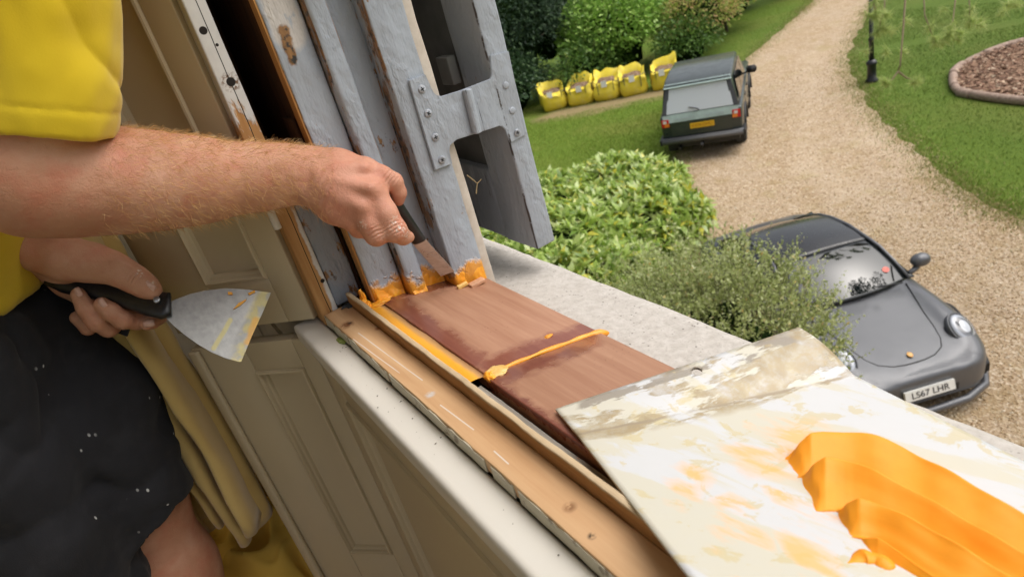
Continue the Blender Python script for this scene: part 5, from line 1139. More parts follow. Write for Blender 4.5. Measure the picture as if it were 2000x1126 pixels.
R_LIT = [J3(688, 428, .812, 21), J3(700, 446, .826, 18), J3(718, 452, .843, 15), J3(738, 440, .852, 12)]
R_THB = [J3(630, 336, .832, 38), J3(690, 352, .848, 24), J3(735, 388, .858, 18), J3(768, 425, .862, 14)]
def f_right(P):
    d = smin(chain_sdf(P, R_ARM, .03), chain_sdf(P, R_FORE, .02), .02)
    for ch in R_PALM: d = smin(d, chain_sdf(P, ch, .012), .010)
    fing = [chain_sdf(P, R_IDX, .004), chain_sdf(P, R_MID, .005), chain_sdf(P, R_RNG, .005), chain_sdf(P, R_LIT, .004), chain_sdf(P, R_THB, .008)]
    for q, k in zip(fing, (.006, .006, .006, .006, .010)): d = smin(d, q, k)
    # extensor tendons, knuckles and the bump of the wrist bone
    for a, b in (((622, 336, .787), (712, 326, .793)), ((625, 350, .786), (722, 366, .783)), ((622, 364, .788), (706, 402, .786))):
        d = smin(d, cone_sdf(P, C(*a), .0012, C(*b), .0030), .014)
    d = smin(d, cone_sdf(P, C(604, 376, .80), .009, C(606, 378, .80), .009), .016)
    return d
lo, hi = bounds([R_ARM[2:], R_FORE, R_IDX, R_MID, R_RNG, R_THB]); lo[1] = C(0, 40, .65)[1]; lo[0] = C(-150, 0, .69)[0]
VA, QA = nets(f_right, lo, hi, 0.0021); VA = relax(VA, QA, 2, .5)
# ---- left arm and hand (thumb on top of the knife handle, fingertips curling round below)
L_ARM = [(np.array([-.80, -.34, .90], np.float32), .055), (np.array([-.79, -.12, .87], np.float32), .040), J3(30, 484, .855, 34)]
L_THB = [J3(20, 482, .855, 32), J3(70, 490, .853, 36), J3(130, 505, .851, 42), J3(180, 513, .853, 36), J3(218, 522, .855, 29), J3(245, 535, .857, 25), J3(268, 548, .859, 23), J3(288, 561, .861, 19), J3(301, 570, .862, 14)]
L_PALM = [[J3(60, 488, .865, 32), J3(150, 515, .885, 38), J3(262, 552, .912, 24)], [J3(60, 490, .87, 31), J3(150, 530, .89, 36), J3(238, 572, .918, 24)], [J3(60, 490, .87, 30), J3(140, 545, .89, 34), J3(205, 582, .915, 23)], [J3(60, 492, .87, 28), J3(135, 540, .89, 26), J3(170, 585, .908, 20)]]
L_IDX = [J3(262, 552, .912, 23), J3(300, 596, .912, 18), J3(309, 618, .900, 15.5), J3(297, 627, .888, 14.5), J3(287, 632, .880, 13)]
L_MID = [J3(238, 572, .918, 23), J3(280, 612, .915, 19), J3(268, 625, .890, 18.5), J3(240, 624, .868, 18.5), J3(216, 608, .858, 18), J3(199, 594, .855, 14.5)]
L_RNG = [J3(205, 582, .915, 22), J3(232, 628, .908, 18), J3(212, 640, .880, 18), J3(188, 628, .862, 18), J3(168, 602, .856, 17), J3(153, 575, .855, 14)]
L_LIT = [J3(170, 585, .908, 19), J3(185, 628, .905, 15), J3(172, 640, .890, 14), J3(150, 620, .880, 13)]
def f_left(P):
    d = smin(chain_sdf(P, L_ARM, .02), chain_sdf(P, L_THB, .012), .012)
    for ch in L_PALM: d = smin(d, chain_sdf(P, ch, .012), .010)
    for ch in (L_IDX, L_MID, L_RNG, L_LIT): d = smin(d, chain_sdf(P, ch, .0035), .003)
    d = smin(d, cone_sdf(P, C(228, 512, .842), .004, C(250, 520, .845), .004), .010)
    return d
lo, hi = bounds([L_ARM, L_THB, L_IDX, L_MID, L_RNG]); lo[0] = C(-120, 0, .87)[0]; lo[1] = C(0, 380, .87)[1]
VB, QB = nets(f_left, lo, hi, 0.0020); VB = relax(VB, QB, 2, .5)
# ---- trunk, head and legs (mostly under clothes or outside the picture)
LEG_L = [J3(-20, 560, .89, 80), J3(140, 780, .99, 82), J3(262, 985, 1.08, 84), J3(330, 1120, 1.15, 84), J3(400, 1260, 1.26, 78), J3(520, 1480, 1.42, 58), (C(590, 1600, 1.52), .045)]
LEG_R = [J3(-120, 620, .84, 90), J3(0, 900, .91, 84), J3(130, 1150, 1.03, 84), J3(260, 1400, 1.15, 80), J3(400, 1640, 1.33, 66), (C(470, 1760, 1.42), .045)]
TRUNK = [(np.array([-.79, .02, .86], np.float32), .11), (np.array([-.75, -.20, .80], np.float32), .12), (np.array([-.66, -.40, .72], np.float32), .11), (np.array([-.68, -.52, .68], np.float32), .06), (np.array([-.69, -.60, .64], np.float32), .06)]
SHO = [[(np.array([-.66, -.38, .72], np.float32), .10), R_ARM[0]], [(np.array([-.66, -.38, .74], np.float32), .10), L_ARM[0]], [L_ARM[0], L_ARM[1]]]
HEAD = [(np.array([-.69, -.66, .62], np.float32), .085), (np.array([-.69, -.72, .59], np.float32), .092)]
NOSE = [(np.array([-.615, -.665, .605], np.float32), .012), (np.array([-.592, -.645, .605], np.float32), .013)]
def f_body(P):
    d = smin(chain_sdf(P, TRUNK, .05), chain_sdf(P, LEG_L, .04), .05); d = smin(d, chain_sdf(P, LEG_R, .04), .05)
    for ch in SHO: d = smin(d, chain_sdf(P, ch, .03), .04)
    d = smin(d, chain_sdf(P, HEAD, .02), .03); return smin(d, chain_sdf(P, NOSE, .01), .015)
lo, hi = bounds([TRUNK, LEG_L, LEG_R, HEAD, SHO[0]]); VC, QC = nets(f_body, lo, hi, 0.009); VC = relax(VC, QC, 2)
V = np.concatenate([VA, VB, VC]); Q = np.concatenate([QA, QB+len(VA), QC+len(VA)+len(VB)])

m = Mat('skin', 0.56, 0.35); n1 = m.noise(14, 4); n2 = m.noise(70, 4); fine = m.vor(650); mott = m.noise(34, 5, .6)
tone = m.ramp(n1, [(0.30, (0.41, 0.19, 0.11)), (0.55, (0.51, 0.265, 0.17)), (0.72, (0.57, 0.33, 0.23))])
handp = to_world(C(715, 390, .80)[None])[0]; tone = m.mix(m.math('MULTIPLY', m.near(handp, .03, .10), .45), tone, (0.60, 0.27, 0.20))
tone = m.mix(m.math('MULTIPLY', m.step(mott, 0.46, 0.70), 0.60), tone, (0.46, 0.15, 0.09))
tone = m.mix(m.math('MULTIPLY', m.ramp(m.vor(120), [(0.10, 1.0), (0.20, 0.0)]), 0.16), tone, (0.30, 0.12, 0.06))
# chalky filler dust on the working fingers
dust = None
for (x, y, d, r) in ((782, 440, .795, .010), (748, 462, .79, .008), (790, 452, .81, .008), (703, 442, .79, .006), (272, 532, .845, .005), (296, 556, .85, .005)):
    p = to_world(C(x, y, d)[None])[0]; q = m.near(p, r*.5, r*1.6); dust = q if dust is None else m.math('MAXIMUM', dust, q)
tone = m.mix(m.math('MULTIPLY', m.math('MULTIPLY', dust, m.step(m.noise(330, 3)  , .54, .60)), .8), tone, (0.74, 0.68, 0.60))
m.set(Base_Color=tone, Subsurface_Weight=0.12, Subsurface_Radius=(0.008, 0.003, 0.0015)); m.b.inputs['Subsurface Scale'].default_value = 0.6
b = m.bump(fine, 0.30, .0010); b = m.bump(n2, 0.45, .0024, b); b = m.bump(m.noise(240, 3, .6), .45, .0013, b)
# creases over the bent knuckles, and veins on the back of the hand
def dotv(dv):
    t = m.n.new('ShaderNodeVectorMath'); t.operation = 'DOT_PRODUCT'; m.l.new(m.obj, t.inputs[0]); t.inputs[1].default_value = tuple(dv); return t.outputs['Value']
cre = None
for (x, y, d, r, x2, y2) in ((766, 344, .80, .013, 745, 332), (770, 447, .795, .014, 752, 416), (734, 455, .795, .013, 722, 432), (262, 540, .84, .013, 235, 525), (640, 372, .79, .030, 600, 350)):
    p = Vector(to_world(C(x, y, d)[None])[0]); q = Vector(to_world(C(x2, y2, d)[None])[0]); dv = (p-q).normalized(); k = 1500 if r < .02 else 700
    sn = m.math('SINE', m.math('ADD', m.math('MULTIPLY', dotv(dv), k), m.math('MULTIPLY', m.noise(120, 3), 5.0))); w_ = m.math('MULTIPLY', sn, m.near(p, r*.3, r)); cre = w_ if cre is None else m.math('ADD', cre, w_)
b = m.bump(cre, .55, .0009, b)
vein = None
for pts in (((620, 320), (655, 318), (690, 330), (712, 350)), ((630, 360), (665, 372), (690, 396), (704, 420)), ((480, 320), (540, 312), (600, 322), (640, 345)), ((665, 372), (700, 362), (722, 356))):
    for a_, c_ in zip(pts, pts[1:]):
        q = m.fall(m.seg(to_world(C(*a_, .785)[None])[0], to_world(C(*c_, .785)[None])[0], .012, 40), .012, .020); vein = q if vein is None else m.math('MAXIMUM', vein, q)
m.bump(vein, .35, .002, b)
SKIN = m.m
person = from_np('person', to_world(V), Q, SKIN, None, True)
tag(person, 'person in yellow t-shirt and black shorts leaning over with a knife in each hand', 'person')

# fine ginger hair along the forearm and wrist
rng = np.random.default_rng(2); sel = rng.choice(len(VA), 34000)
# normals from the field's gradient
Pm = VA[sel].astype(np.float32); e = 0.0015; G_ = np.stack([f_right(Pm+np.eye(3, dtype=np.float32)[k]*e)-f_right(Pm-np.eye(3, dtype=np.float32)[k]*e) for k in range(3)], 1); G_ /= np.linalg.norm(G_, axis=1)[:, None]+1e-9
pxs = 1000+FPX*Pm[:, 0]/Pm[:, 2]; wgt = np.clip((pxs-170)/120, 0, 1)*np.clip((665-pxs)/80, 0, 1)*(0.35+0.65*np.clip(-G_[:, 1]*0.7-G_[:, 2]*0.6+.3, 0, 1)); k = rng.random(len(Pm)) < wgt*0.75
Pm, G_ = Pm[k], G_[k]; n = len(Pm)
dirn = G_*0.45+np.array([.75, .28, .1])+rng.normal(0, .38, (n, 3)); dirn -= 0.25*G_*np.sum(dirn*G_, 1)[:, None]; dirn /= np.linalg.norm(dirn, axis=1)[:, None]
L = rng.uniform(.006, .015, n)[:, None]; A = np.cross(dirn, np.array([0, 0, 1.0])); A /= np.linalg.norm(A, axis=1)[:, None]+1e-9; w = .00012
mid = Pm+dirn*L*.55+G_*L*.12; tip = Pm+dirn*L+np.array([0, .12, 0])*L
VH = np.stack([Pm-A*w, Pm+A*w, mid+A*w*.8, mid-A*w*.8, tip], 1).reshape(-1, 3); i = (np.arange(n)*5)[:, None]
FH = np.concatenate([np.stack([i, i+1, i+2], 2), np.stack([i, i+2, i+3], 2), np.stack([i+3, i+2, i+4], 2)], 1).reshape(-1, 3)
m = Mat('ginger_hair', 0.35, 0.5); m.set(Base_Color=m.ramp(m.island(), [(0, (0.30, 0.13, 0.03)), (0.6, (0.60, 0.33, 0.11)), (1, (0.80, 0.55, 0.26))]))
o = from_np('arm_hair', to_world(VH.astype(np.float32)), FH, m.m, person); tag(o, kind='stuff')
# nails
m = Mat('nail', 0.28, 0.5); n = m.noise(200, 3); m.set(Base_Color=m.ramp(n, [(0.3, (0.50, 0.27, 0.20)), (0.7, (0.62, 0.40, 0.32))])); NAIL = m.m
def nail(px, py, d, lx, ly, ang, tilt=(0, 0)):
    """small curved plate facing the viewer: half-length lx, half-width ly in metres"""
    c = C(px, py, d); ca, sa = math.cos(ang), math.sin(ang); V = []; F = []; nu, nv = 9, 7
    for a in range(nu):
        for b in range(nv):
            u = a/(nu-1)*2-1; v = b/(nv-1)*2-1; wv = v*math.sqrt(max(0, 1-abs(u)**4*.6)); x = u*lx; y = wv*ly
            V.append(c+np.array([x*ca-y*sa, x*sa+y*ca, (v*v*.45*ly)+(u*u*.12*lx)+tilt[0]*x+tilt[1]*y]))
    F = [(a*nv+b, (a+1)*nv+b, (a+1)*nv+b+1, a*nv+b+1) for a in range(nu-1) for b in range(nv-1)]
    o = from_np('fingernail', to_world(np.array(V, np.float32)), np.array(F), NAIL, person, True); md = o.modifiers.new('s', 'SOLIDIFY'); md.thickness = .0006; return o
nail(291, 559, .8485, .0075, .0052, .70, (.25, .2)); nail(198, 592, .8455, .0062, .0045, 1.05, (.1, 0)); nail(151, 571, .8460, .0062, .0044, 1.15, (.1, 0)); nail(290, 631, .8720, .0062, .0048, -.2, (.3, 0))

# ---- clothes
def cloth(name, fn, lo, hi, h, mat, amp, freq, sub=None, aniso=(1, 1, 1), fold=None):
    V, Q = nets(fn, lo, hi, h); V = relax(V, Q, 2, .5)
    e = h*.7; Gd = np.stack([fn(V+np.eye(3, dtype=np.float32)[k]*e)-fn(V-np.eye(3, dtype=np.float32)[k]*e) for k in range(3)], 1); Gd /= np.linalg.norm(Gd, axis=1)[:, None]+1e-9
    an = np.array(aniso); disp = np.array([sum(a*mnoise.noise(Vector(v*an*f)) for a, f in zip(amp, freq)) for v in V])
    if fold is not None: disp = disp+np.array([fold(v) for v in V])
    return from_np(name, to_world((V+Gd*disp[:, None]).astype(np.float32)), Q, mat, person, True)
SLV = [J3(45, -260, .60, 165), J3(72, 0, .640, 134), J3(82, 150, .662, 129), J3(84, 300, .682, 126)]
SHT = [[(np.array([-.795, .02, .845], np.float32), .186), (np.array([-.755, -.18, .80], np.float32), .17), (np.array([-.66, -.38, .72], np.float32), .15)], [(np.array([-.66, -.38, .72], np.float32), .13), (SLV[0][0], .085)], [(np.array([-.68, -.38, .76], np.float32), .11), (L_ARM[0][0], .085), (np.array([-.795, -.20, .885], np.float32), .075)]]
HP0 = C(80, 262, .66); HN = np.array([-.10, 1, .22], np.float32); HN /= np.linalg.norm(HN)
TP0 = np.array([-.78, .060, .86], np.float32); TN = np.array([.25, .86, .447], np.float32); TN /= np.linalg.norm(TN)
def f_slv(P):
    d = chain_sdf(P, SLV, .03); t = (P-HP0) @ HN
    d = d-0.0007*np.clip(1-np.abs(t+.011)/.013, 0, 1)**.3+0.0016*np.exp(-((t+.0255)/.0016)**2)
    return np.maximum(d, t)
def f_sht(P):
    d = None
    for ch in SHT: q = chain_sdf(P, ch, .05); d = q if d is None else smin(d, q, .05)
    t = (P-TP0) @ TN
    return np.maximum(d, t)
m = Mat('yellow_jersey', 0.85, 0.2); n = m.noise(9, 4); wv = m.wave(700, 1.5, 2, dirn='Z'); m.set(Base_Color=m.ramp(n, [(0.3, (0.66, 0.46, 0.012)), (0.7, (0.74, 0.54, 0.022))]), Sheen_Weight=.25); m.bump(m.noise(600, 2), .25, .0008); YEL = m.m
lo, hi = bounds([SLV], .03); lo[1] = C(0, -120, .64)[1]; lo[0] = C(-140, 0, .66)[0]; hi[1] = HP0[1]+.05
ts = cloth('t_shirt', f_sht, *bounds(SHT, .03), 0.008, YEL, (.010, .005), (7, 16))
o = cloth('sleeve', f_slv, lo, hi, 0.0028, YEL, (.0060, .0030, .0012), (11, 26, 60), aniso=(1, .5, 1), fold=lambda v: -.0042*max(0, 1-3.2*abs(mnoise.noise((v[0]*7+v[1]*10, v[1]*5-v[0]*6, v[2]*7+3))))**2*min(1, max(0, (-.165-v[1])/.03))); o.parent = ts
ST_L = [J3(-90, 600, .94, 140), J3(60, 690, .935, 138), J3(150, 800, .965, 132), J3(225, 915, 1.02, 118), J3(300, 1040, 1.09, 112), J3(360, 1150, 1.16, 112)]
ST_R = [J3(-230, 620, .85, 170), J3(-80, 730, .835, 160), J3(-10, 880, .865, 128), J3(70, 1010, .925, 124), J3(150, 1150, 1.0, 122), J3(210, 1290, 1.09, 118), J3(240, 1360, 1.14, 116)]
PEL = [(np.array([-.80, -.02, .88], np.float32), .145), (np.array([-.77, .08, .90], np.float32), .15)]
K0 = C(305, 1025, 1.07); KN = np.array([.70, .66, .30], np.float32); KN /= np.linalg.norm(KN)
K1 = C(225, 1320, 1.1); KN1 = np.array([.45, .80, .40], np.float32); KN1 /= np.linalg.norm(KN1)
def f_sho(P):
    a = chain_sdf(P, ST_L, .03); t = (P-K0) @ KN
    a = np.maximum(a-.0016*np.clip(1-np.abs(t+.012)/.013, 0, 1)**.3, t); b = np.maximum(chain_sdf(P, ST_R, .03), (P-K1) @ KN1); p = chain_sdf(P, PEL, .05)
    w = (P-np.array([-.79, -.06, .85], np.float32)) @ (-TN); return smin(smin(a, b, .012), np.maximum(p, w-.02), .03)
m = Mat('black_canvas', 0.9, 0.25); n = m.noise(8, 4); dusty = m.noise(22, 5, .6)
col = m.mix(m.math('MULTIPLY', m.step(dusty, .52, .80), .18), m.ramp(n, [(0.3, (0.011, 0.011, 0.013)), (0.7, (0.020, 0.020, 0.023))]), (0.075, 0.075, 0.08))
sp = m.math('MULTIPLY', m.ramp(m.vor(55, vec=m.map((1, 1, .6))), [(0.07, 1.0), (0.11, 0.0)]), m.step(m.noise(9, 3, vec=m.map((1, 1, 1), loc=(3, 0, 0))), .52, .58)); col = m.mix(m.math('MULTIPLY', sp, .85), col, (0.62, 0.62, 0.60))
m.set(Base_Color=col, Sheen_Weight=.05); m.bump(m.noise(500, 2), .35, .001); BLK = m.m
lo, hi = bounds([ST_L, ST_R, PEL], .03)
shorts = cloth('shorts', f_sho, lo, hi, 0.0062, BLK, (.013, .006, .002), (8, 19, 45), aniso=(1.3, .6, 1), fold=lambda v: -.011*max(0, 1-3.0*abs(mnoise.noise((v[0]*8-v[1]*3.5, v[1]*4+v[0]*2, v[2]*6))))**2-.004*max(0, 1-3.5*abs(mnoise.noise((v[0]*9+v[1]*8+4, v[1]*9-v[0]*8, v[2]*9))))**2)
bm = bmesh.new(); q = [to_world(C(x, y, d)[None])[0] for x, y, d in ((180, 628, .90), (205, 640, .895), (223, 648, .89))]; add_box(bm, (0, 0, 0), (.032, .012, .003), Matrix.Translation(Vector(q[1])) @ cam.matrix_world.to_3x3().to_4x4() @ Matrix.Rotation(-.35, 4, 'Z')); from_bm('belt_end', bm, BLK, shorts)

# ================================================================ TOOLS
HAND = flat('black_handle', (0.010, 0.010, 0.011), 0.35, .3, 120, .1)
m = Mat('knife_steel', 0.28, 0.5, 0.9); n = m.noise(160, 4, .6, m.map((.15, 1, 1))); m.set(Base_Color=m.ramp(n, [(0.3, (0.42, 0.41, 0.40)), (0.7, (0.58, 0.57, 0.56))]), Roughness=m.ramp(n, [(0.3, .24), (0.7, .42)])); STEEL = m.m
def cw(px, py, d): return Vector(to_world(C(px, py, d)[None])[0])
# small putty knife in the right hand: blade tip pressed into the corner of the jamb
k1 = empty('putty_knife', (0, 0, 0)); tag(k1, 'narrow putty knife with black handle pressed against the jamb', 'putty knife')
T = [cw(888, 530, .944), cw(861, 539, .944), cw(800, 470, .880), cw(825, 460, .882)]
prism('blade', T, (T[1]-T[0]).cross(T[2]-T[1]).normalized()*.0012, STEEL, k1, .0003)
ax = [cw(818, 470, .884), cw(790, 425, .858), cw(760, 380, .836), cw(728, 335, .826)]
bm = bmesh.new(); wide = (T[3]-T[2]).normalized(); rows = []
for i, (p, w, t) in enumerate(zip([ax[0]+(ax[0]-ax[1]).normalized()*.002]+ax, (.0085, .0095, .0085, .0090, .0080), (.0045, .0055, .0065, .0070, .0060))):
    d = (ax[0]-ax[-1]).normalized(); th = d.cross(wide).normalized(); rows.append([bm.verts.new(p+wide*w*math.cos(a)+th*t*math.sin(a)) for a in [2*math.pi*k/16 for k in range(16)]])
for a, b in zip(rows, rows[1:]):
    for k in range(16): bm.faces.new((a[k], a[(k+1) % 16], b[(k+1) % 16], b[k]))
bm.faces.new(rows[0][::-1]); bm.faces.new(rows[-1]); from_bm('handle', bm, HAND, k1, True)
# wide filling knife in the left hand
k2 = empty('filling_knife', (0, 0, 0)); tag(k2, 'wide steel filling knife smeared with filler held low in the left hand', 'filling knife')
A_, B_, C_ = C(322, 605, .862), C(530, 572, .905), C(470, 706, .868); nrm = np.cross(B_-A_, C_-A_); nrm /= np.linalg.norm(nrm)
def bl(px, py): r = np.array([(px-1000)/FPX, (py-563)/FPX, 1.0]); return Vector(to_world((r*((A_ @ nrm)/(r @ nrm)))[None].astype(np.float32))[0])
OUT = [(318, 614), (326, 592), (343, 584), (370, 574), (400, 567), (440, 562.5), (485, 565), (529, 571), (527, 577), (512, 612), (492, 656), (471, 706), (466, 706), (440, 699), (412, 687), (385, 671), (360, 653), (338, 635)]
m = Mat('smeared_steel', 0.36, 0.5, 0.55); n = m.noise(120, 4, .6); sc = m.noise(260, 3, .6, m.map((1, .3, .3)))
col = m.mix(m.math('MULTIPLY', sc, .5), m.ramp(n, [(0.3, (0.27, 0.27, 0.27)), (0.7, (0.40, 0.40, 0.39))]), (0.50, 0.50, 0.48))
sm = m.fall(m.seg(bl(524, 580), bl(470, 700), .02, 30), .010, .018); col = m.mix(m.math('MULTIPLY', sm, m.step(m.noise(50, 4), .42, .55)), col, m.mix(m.noise(60, 3), (0.42, 0.36, 0.14), (0.66, 0.58, 0.30)))
sm2 = m.fall(m.seg(bl(500, 625), bl(483, 668), .008, 50), .0025, .006); col = m.mix(m.math('MULTIPLY', sm2, .8), col, (0.72, 0.38, 0.05))
sm3 = m.fall(m.seg(bl(418, 680), bl(450, 625), .003, 50), .002, .004); col = m.mix(m.math('MULTIPLY', sm3, .7), col, (0.55, 0.48, 0.18))
m.set(Base_Color=col, Metallic=m.ramp(sm, [(0.2, .6), (.8, .1)])); m.bump(n, .15, .0008)
nw = Vector(to_world(nrm[None].astype(np.float32))[0]); 
if nw.dot(bl(400, 620)) > 0: nw = -nw
blade = prism('blade', [bl(*p) for p in OUT], -nw*.0011, m.m, k2, .0003)
for pts in ([(445, 570), (454, 571), (455, 576), (446, 576)], [(484, 573), (498, 567), (499, 571), (487, 577)], [(455, 605), (466, 592), (482, 584), (480, 588), (468, 598)]):
    prism('filler_shaving', [bl(*p)+nw*.0002 for p in pts], nw*.0022, FILL, blade, .0005)
ax = [C(334, 594, .861), C(322, 597, .8625), C(290, 591, .866), (C(245, 578, .871)), C(190, 563, .874), C(130, 548, .874), C(96, 540, .874)]; wd = [.0155, .0175, .0165, .0145, .0150, .0165, .0120]; tk = [.006, .0085, .0095, .010, .010, .010, .008]
bm = bmesh.new(); rows = []
for i, (p, w, t) in enumerate(zip(ax, wd, tk)):
    d = ax[min(i+1, 6)]-ax[max(i-1, 0)]; d /= np.linalg.norm(d); th = nrm; wv = np.cross(th, d); wv /= np.linalg.norm(wv)
    rows.append([bm.verts.new(Vector(to_world((p+wv*w*math.copysign(abs(math.cos(a))**.55, math.cos(a))+th*t*math.copysign(abs(math.sin(a))**.55, math.sin(a)))[None].astype(np.float32))[0])) for a in [2*math.pi*(k+.5)/20 for k in range(20)]])
for a, b in zip(rows, rows[1:]):
    for k in range(20): bm.faces.new((a[k], a[(k+1) % 20], b[(k+1) % 20], b[k]))
bm.faces.new(rows[0][::-1]); bm.faces.new(rows[-1]); hd = from_bm('handle', bm, HAND, k2, True)
r0 = C(306, 585, .8535); bm = bmesh.new(); lathe(bm, [(.0042, -.002), (.0042, .0006), (.003, .0012)], 16, Matrix.Translation(Vector(to_world(r0[None])[0])) @ nw.to_track_quat('Z', 'Y').to_matrix().to_4x4()); from_bm('rivet', bm, ALLOY, k2, True)
# ================================================================ MIXING BOARD WITH ORANGE FILLER
# A bent white plastic sheet lying across the bead and the cedar boards.
ROWS = [(OZ(1085, 800, -.3880), OZ(1560, 640, -.4050)), (OZ(1128, 850, -.3840), OZ(1667, 734, -.4330)), (OZ(1345, 1126, -.3520), OZ(2000, 903, -.4320))]
ROWS.append((ROWS[2][0]+(ROWS[2][0]-ROWS[1][0])*.9, ROWS[2][1]+(ROWS[2][1]-ROWS[1][1])*.9))
PA, PB = ROWS[1]; DIRN = (ROWS[2][0]-ROWS[1][0]).normalized()
def sheet(u, v, lift=0.0):
    """u: 0 far edge .. 1 near the viewer, v: 0 room side .. 1 garden side; the far flap is bent up along a crease"""
    K = (0, .14, .56, 1.0); i = 0 if u < K[1] else (1 if u < K[2] else 2); f = (u-K[i])/(K[i+1]-K[i])
    a = ROWS[i][0].lerp(ROWS[i+1][0], f); b = ROWS[i][1].lerp(ROWS[i+1][1], f); p = a.lerp(b, v)
    p.z += lift-.0045*math.sin(math.pi*v)*min(1, u*4)+(.0060*math.sin(math.pi*f)*v*v if i == 0 else 0); return p
m = Mat('stained_white_plastic', 0.38, 0.5); EDG = m.map((.30, 1, 1), vec=m.map(1, rot=(0, 0, 0.298))); KNF = m.map((.28, 1, 1), vec=m.map(1, rot=(0, 0, 1.368)))
n = m.noise(22, 6, .62, KNF, .4); n2 = m.noise(75, 5, .65); st = m.noise(55, 5, .6, KNF); fl_ = m.noise(34, 6, .66, EDG, .3)
col = m.mix(m.math('MULTIPLY', n2, .35), (0.57, 0.575, 0.585), (0.51, 0.505, 0.49))
col = m.mix(m.math('MULTIPLY', m.step(n, .47, .52), .45), col, m.mix(n2, (0.54, 0.46, 0.22), (0.55, 0.50, 0.34)))
col = m.mix(m.math('MULTIPLY', m.step(m.noise(30, 6, .65, m.map(1, loc=(4, 0, 0)), .6), .56, .59), .55), col, m.mix(n2, (0.52, 0.40, 0.13), (0.54, 0.46, 0.25)))
far = m.fall(m.seg(sheet(.075, 0.0), sheet(.075, 1.0), .02, 30), .034, .044)
dirt = m.math('MULTIPLY', far, m.step(fl_, .47, .51)); col = m.mix(m.math('MULTIPLY', dirt, m.step(n2, .20, .60)), col, m.mix(m.noise(150, 4), (0.20, 0.15, 0.09), (0.46, 0.36, 0.20)))
cre_ = m.fall(m.seg(sheet(.14, 0.0), sheet(.14, 1.0), .004, 60), .0010, .0026); col = m.mix(m.math('MULTIPLY', cre_, m.step(fl_, .40, .52)), col, (0.30, 0.24, 0.16))
fl = m.math('MULTIPLY', m.fall(m.seg(sheet(.028, .1), sheet(.028, .9), .014, 35), .007, .012), m.step(m.noise(60, 5, .6, EDG), .50, .53)); col = m.mix(m.math('MULTIPLY', fl, .92), col, (0.27, 0.235, 0.19))
og = None
for a, b, r in (((.34, .20), (.40, .12), .012), ((.46, .22), (.60, .10), .016), ((.50, .30), (.64, .26), .010), ((.36, .42), (.30, .62), .022), ((.40, .50), (.30, .40), .014), ((.30, .66), (.24, .55), .012), ((.55, .44), (.46, .36), .012)):
    q = m.fall(m.seg(sheet(*a), sheet(*b), .03, 30), r*.6, r*1.4); og = q if og is None else m.math('MAXIMUM', og, q)
col = m.mix(m.math('MULTIPLY', m.math('MULTIPLY', og, m.step(st, .46, .62)), .75), col, (0.86, 0.42, 0.12))
m.set(Base_Color=col); b = m.bump(n2, .20, .001); m.bump(dirt, .4, .001, b)
bm = bmesh.new(); NU, NV = 90, 60; hole = sheet(.030, .53); g = [[bm.verts.new(sheet(i/NU, j/NV)) for j in range(NV+1)] for i in range(NU+1)]
for i in range(NU):
    for j in range(NV): bm.faces.new((g[i][j], g[i][j+1], g[i+1][j+1], g[i+1][j]))
mb = from_bm('mixing_board', bm, m.m, None, True); md = mb.modifiers.new('solid', 'SOLIDIFY'); md.thickness = .0024; md.offset = 0
bm = bmesh.new(); tube(bm, [hole-Vector((0, 0, .02)), hole+Vector((0, 0, .02))], .0052, 24); cut = from_bm('drill', bm, m.m)
md = mb.modifiers.new('hole', 'BOOLEAN'); md.object = cut; md.operation = 'DIFFERENCE'; md.solver = 'EXACT'
dg = bpy.context.evaluated_depsgraph_get(); me = bpy.data.meshes.new_from_object(mb.evaluated_get(dg)); mb.modifiers.clear(); mb.data = me; bpy.data.objects.remove(cut)
tag(mb, 'white plastic mixing board stained with old filler lying across the sill', 'mixing board')
# the filler itself, pulled into ridges by the knife
m = Mat('fresh_orange_filler', 0.5, 0.3); n = m.noise(40, 4); m.set(Base_Color=m.ramp(n, [(0.3, (0.84, 0.30, 0.014)), (0.7, (0.87, 0.34, 0.022))]), Subsurface_Weight=0.08, Subsurface_Radius=(0.004, 0.004, 0.001)); m.b.inputs['Subsurface Scale'].default_value = 0.8
m.bump(m.noise(230, 4, .6, m.map((.06, 1, 1), vec=m.map(1, rot=(0, 0, 1.368)))), .07, .0015); FRESH = m.m

PN = (ROWS[2][0]-ROWS[1][0]).cross(ROWS[1][1]-ROWS[1][0]).normalized()
if PN.z < 0: PN = -PN
CRESTS = [[(1500, 900), (1560, 862), (1640, 856), (1715, 858), (1850, 915), (2000, 985), (2250, 1105)], [(1500, 925), (1560, 915), (1650, 910), (1780, 958), (2000, 1060), (2250, 1185)],
          [(1590, 985), (1625, 978), (1665, 968), (1800, 1022), (2000, 1122), (2250, 1255)], [(1600, 1030), (1660, 1018), (1720, 1035), (1800, 1085), (1900, 1145), (2250, 1340)], [(1600, 1085), (1680, 1085), (1760, 1105), (1850, 1150), (1950, 1200), (2250, 1380)]]
HX = [1525, 1552, 1618, 1655]; HH = [.023, .024, .023, .013]
def cy(k, x):
    c = CRESTS[k]; X_ = [p[0] for p in c]; Y_ = [p[1] for p in c]
    return sum(float(np.interp(x+d, X_, Y_)) for d in (-48, -32, -16, 0, 16, 32, 48))/7+4*mnoise.noise((x*.006, k*7.0, 0))
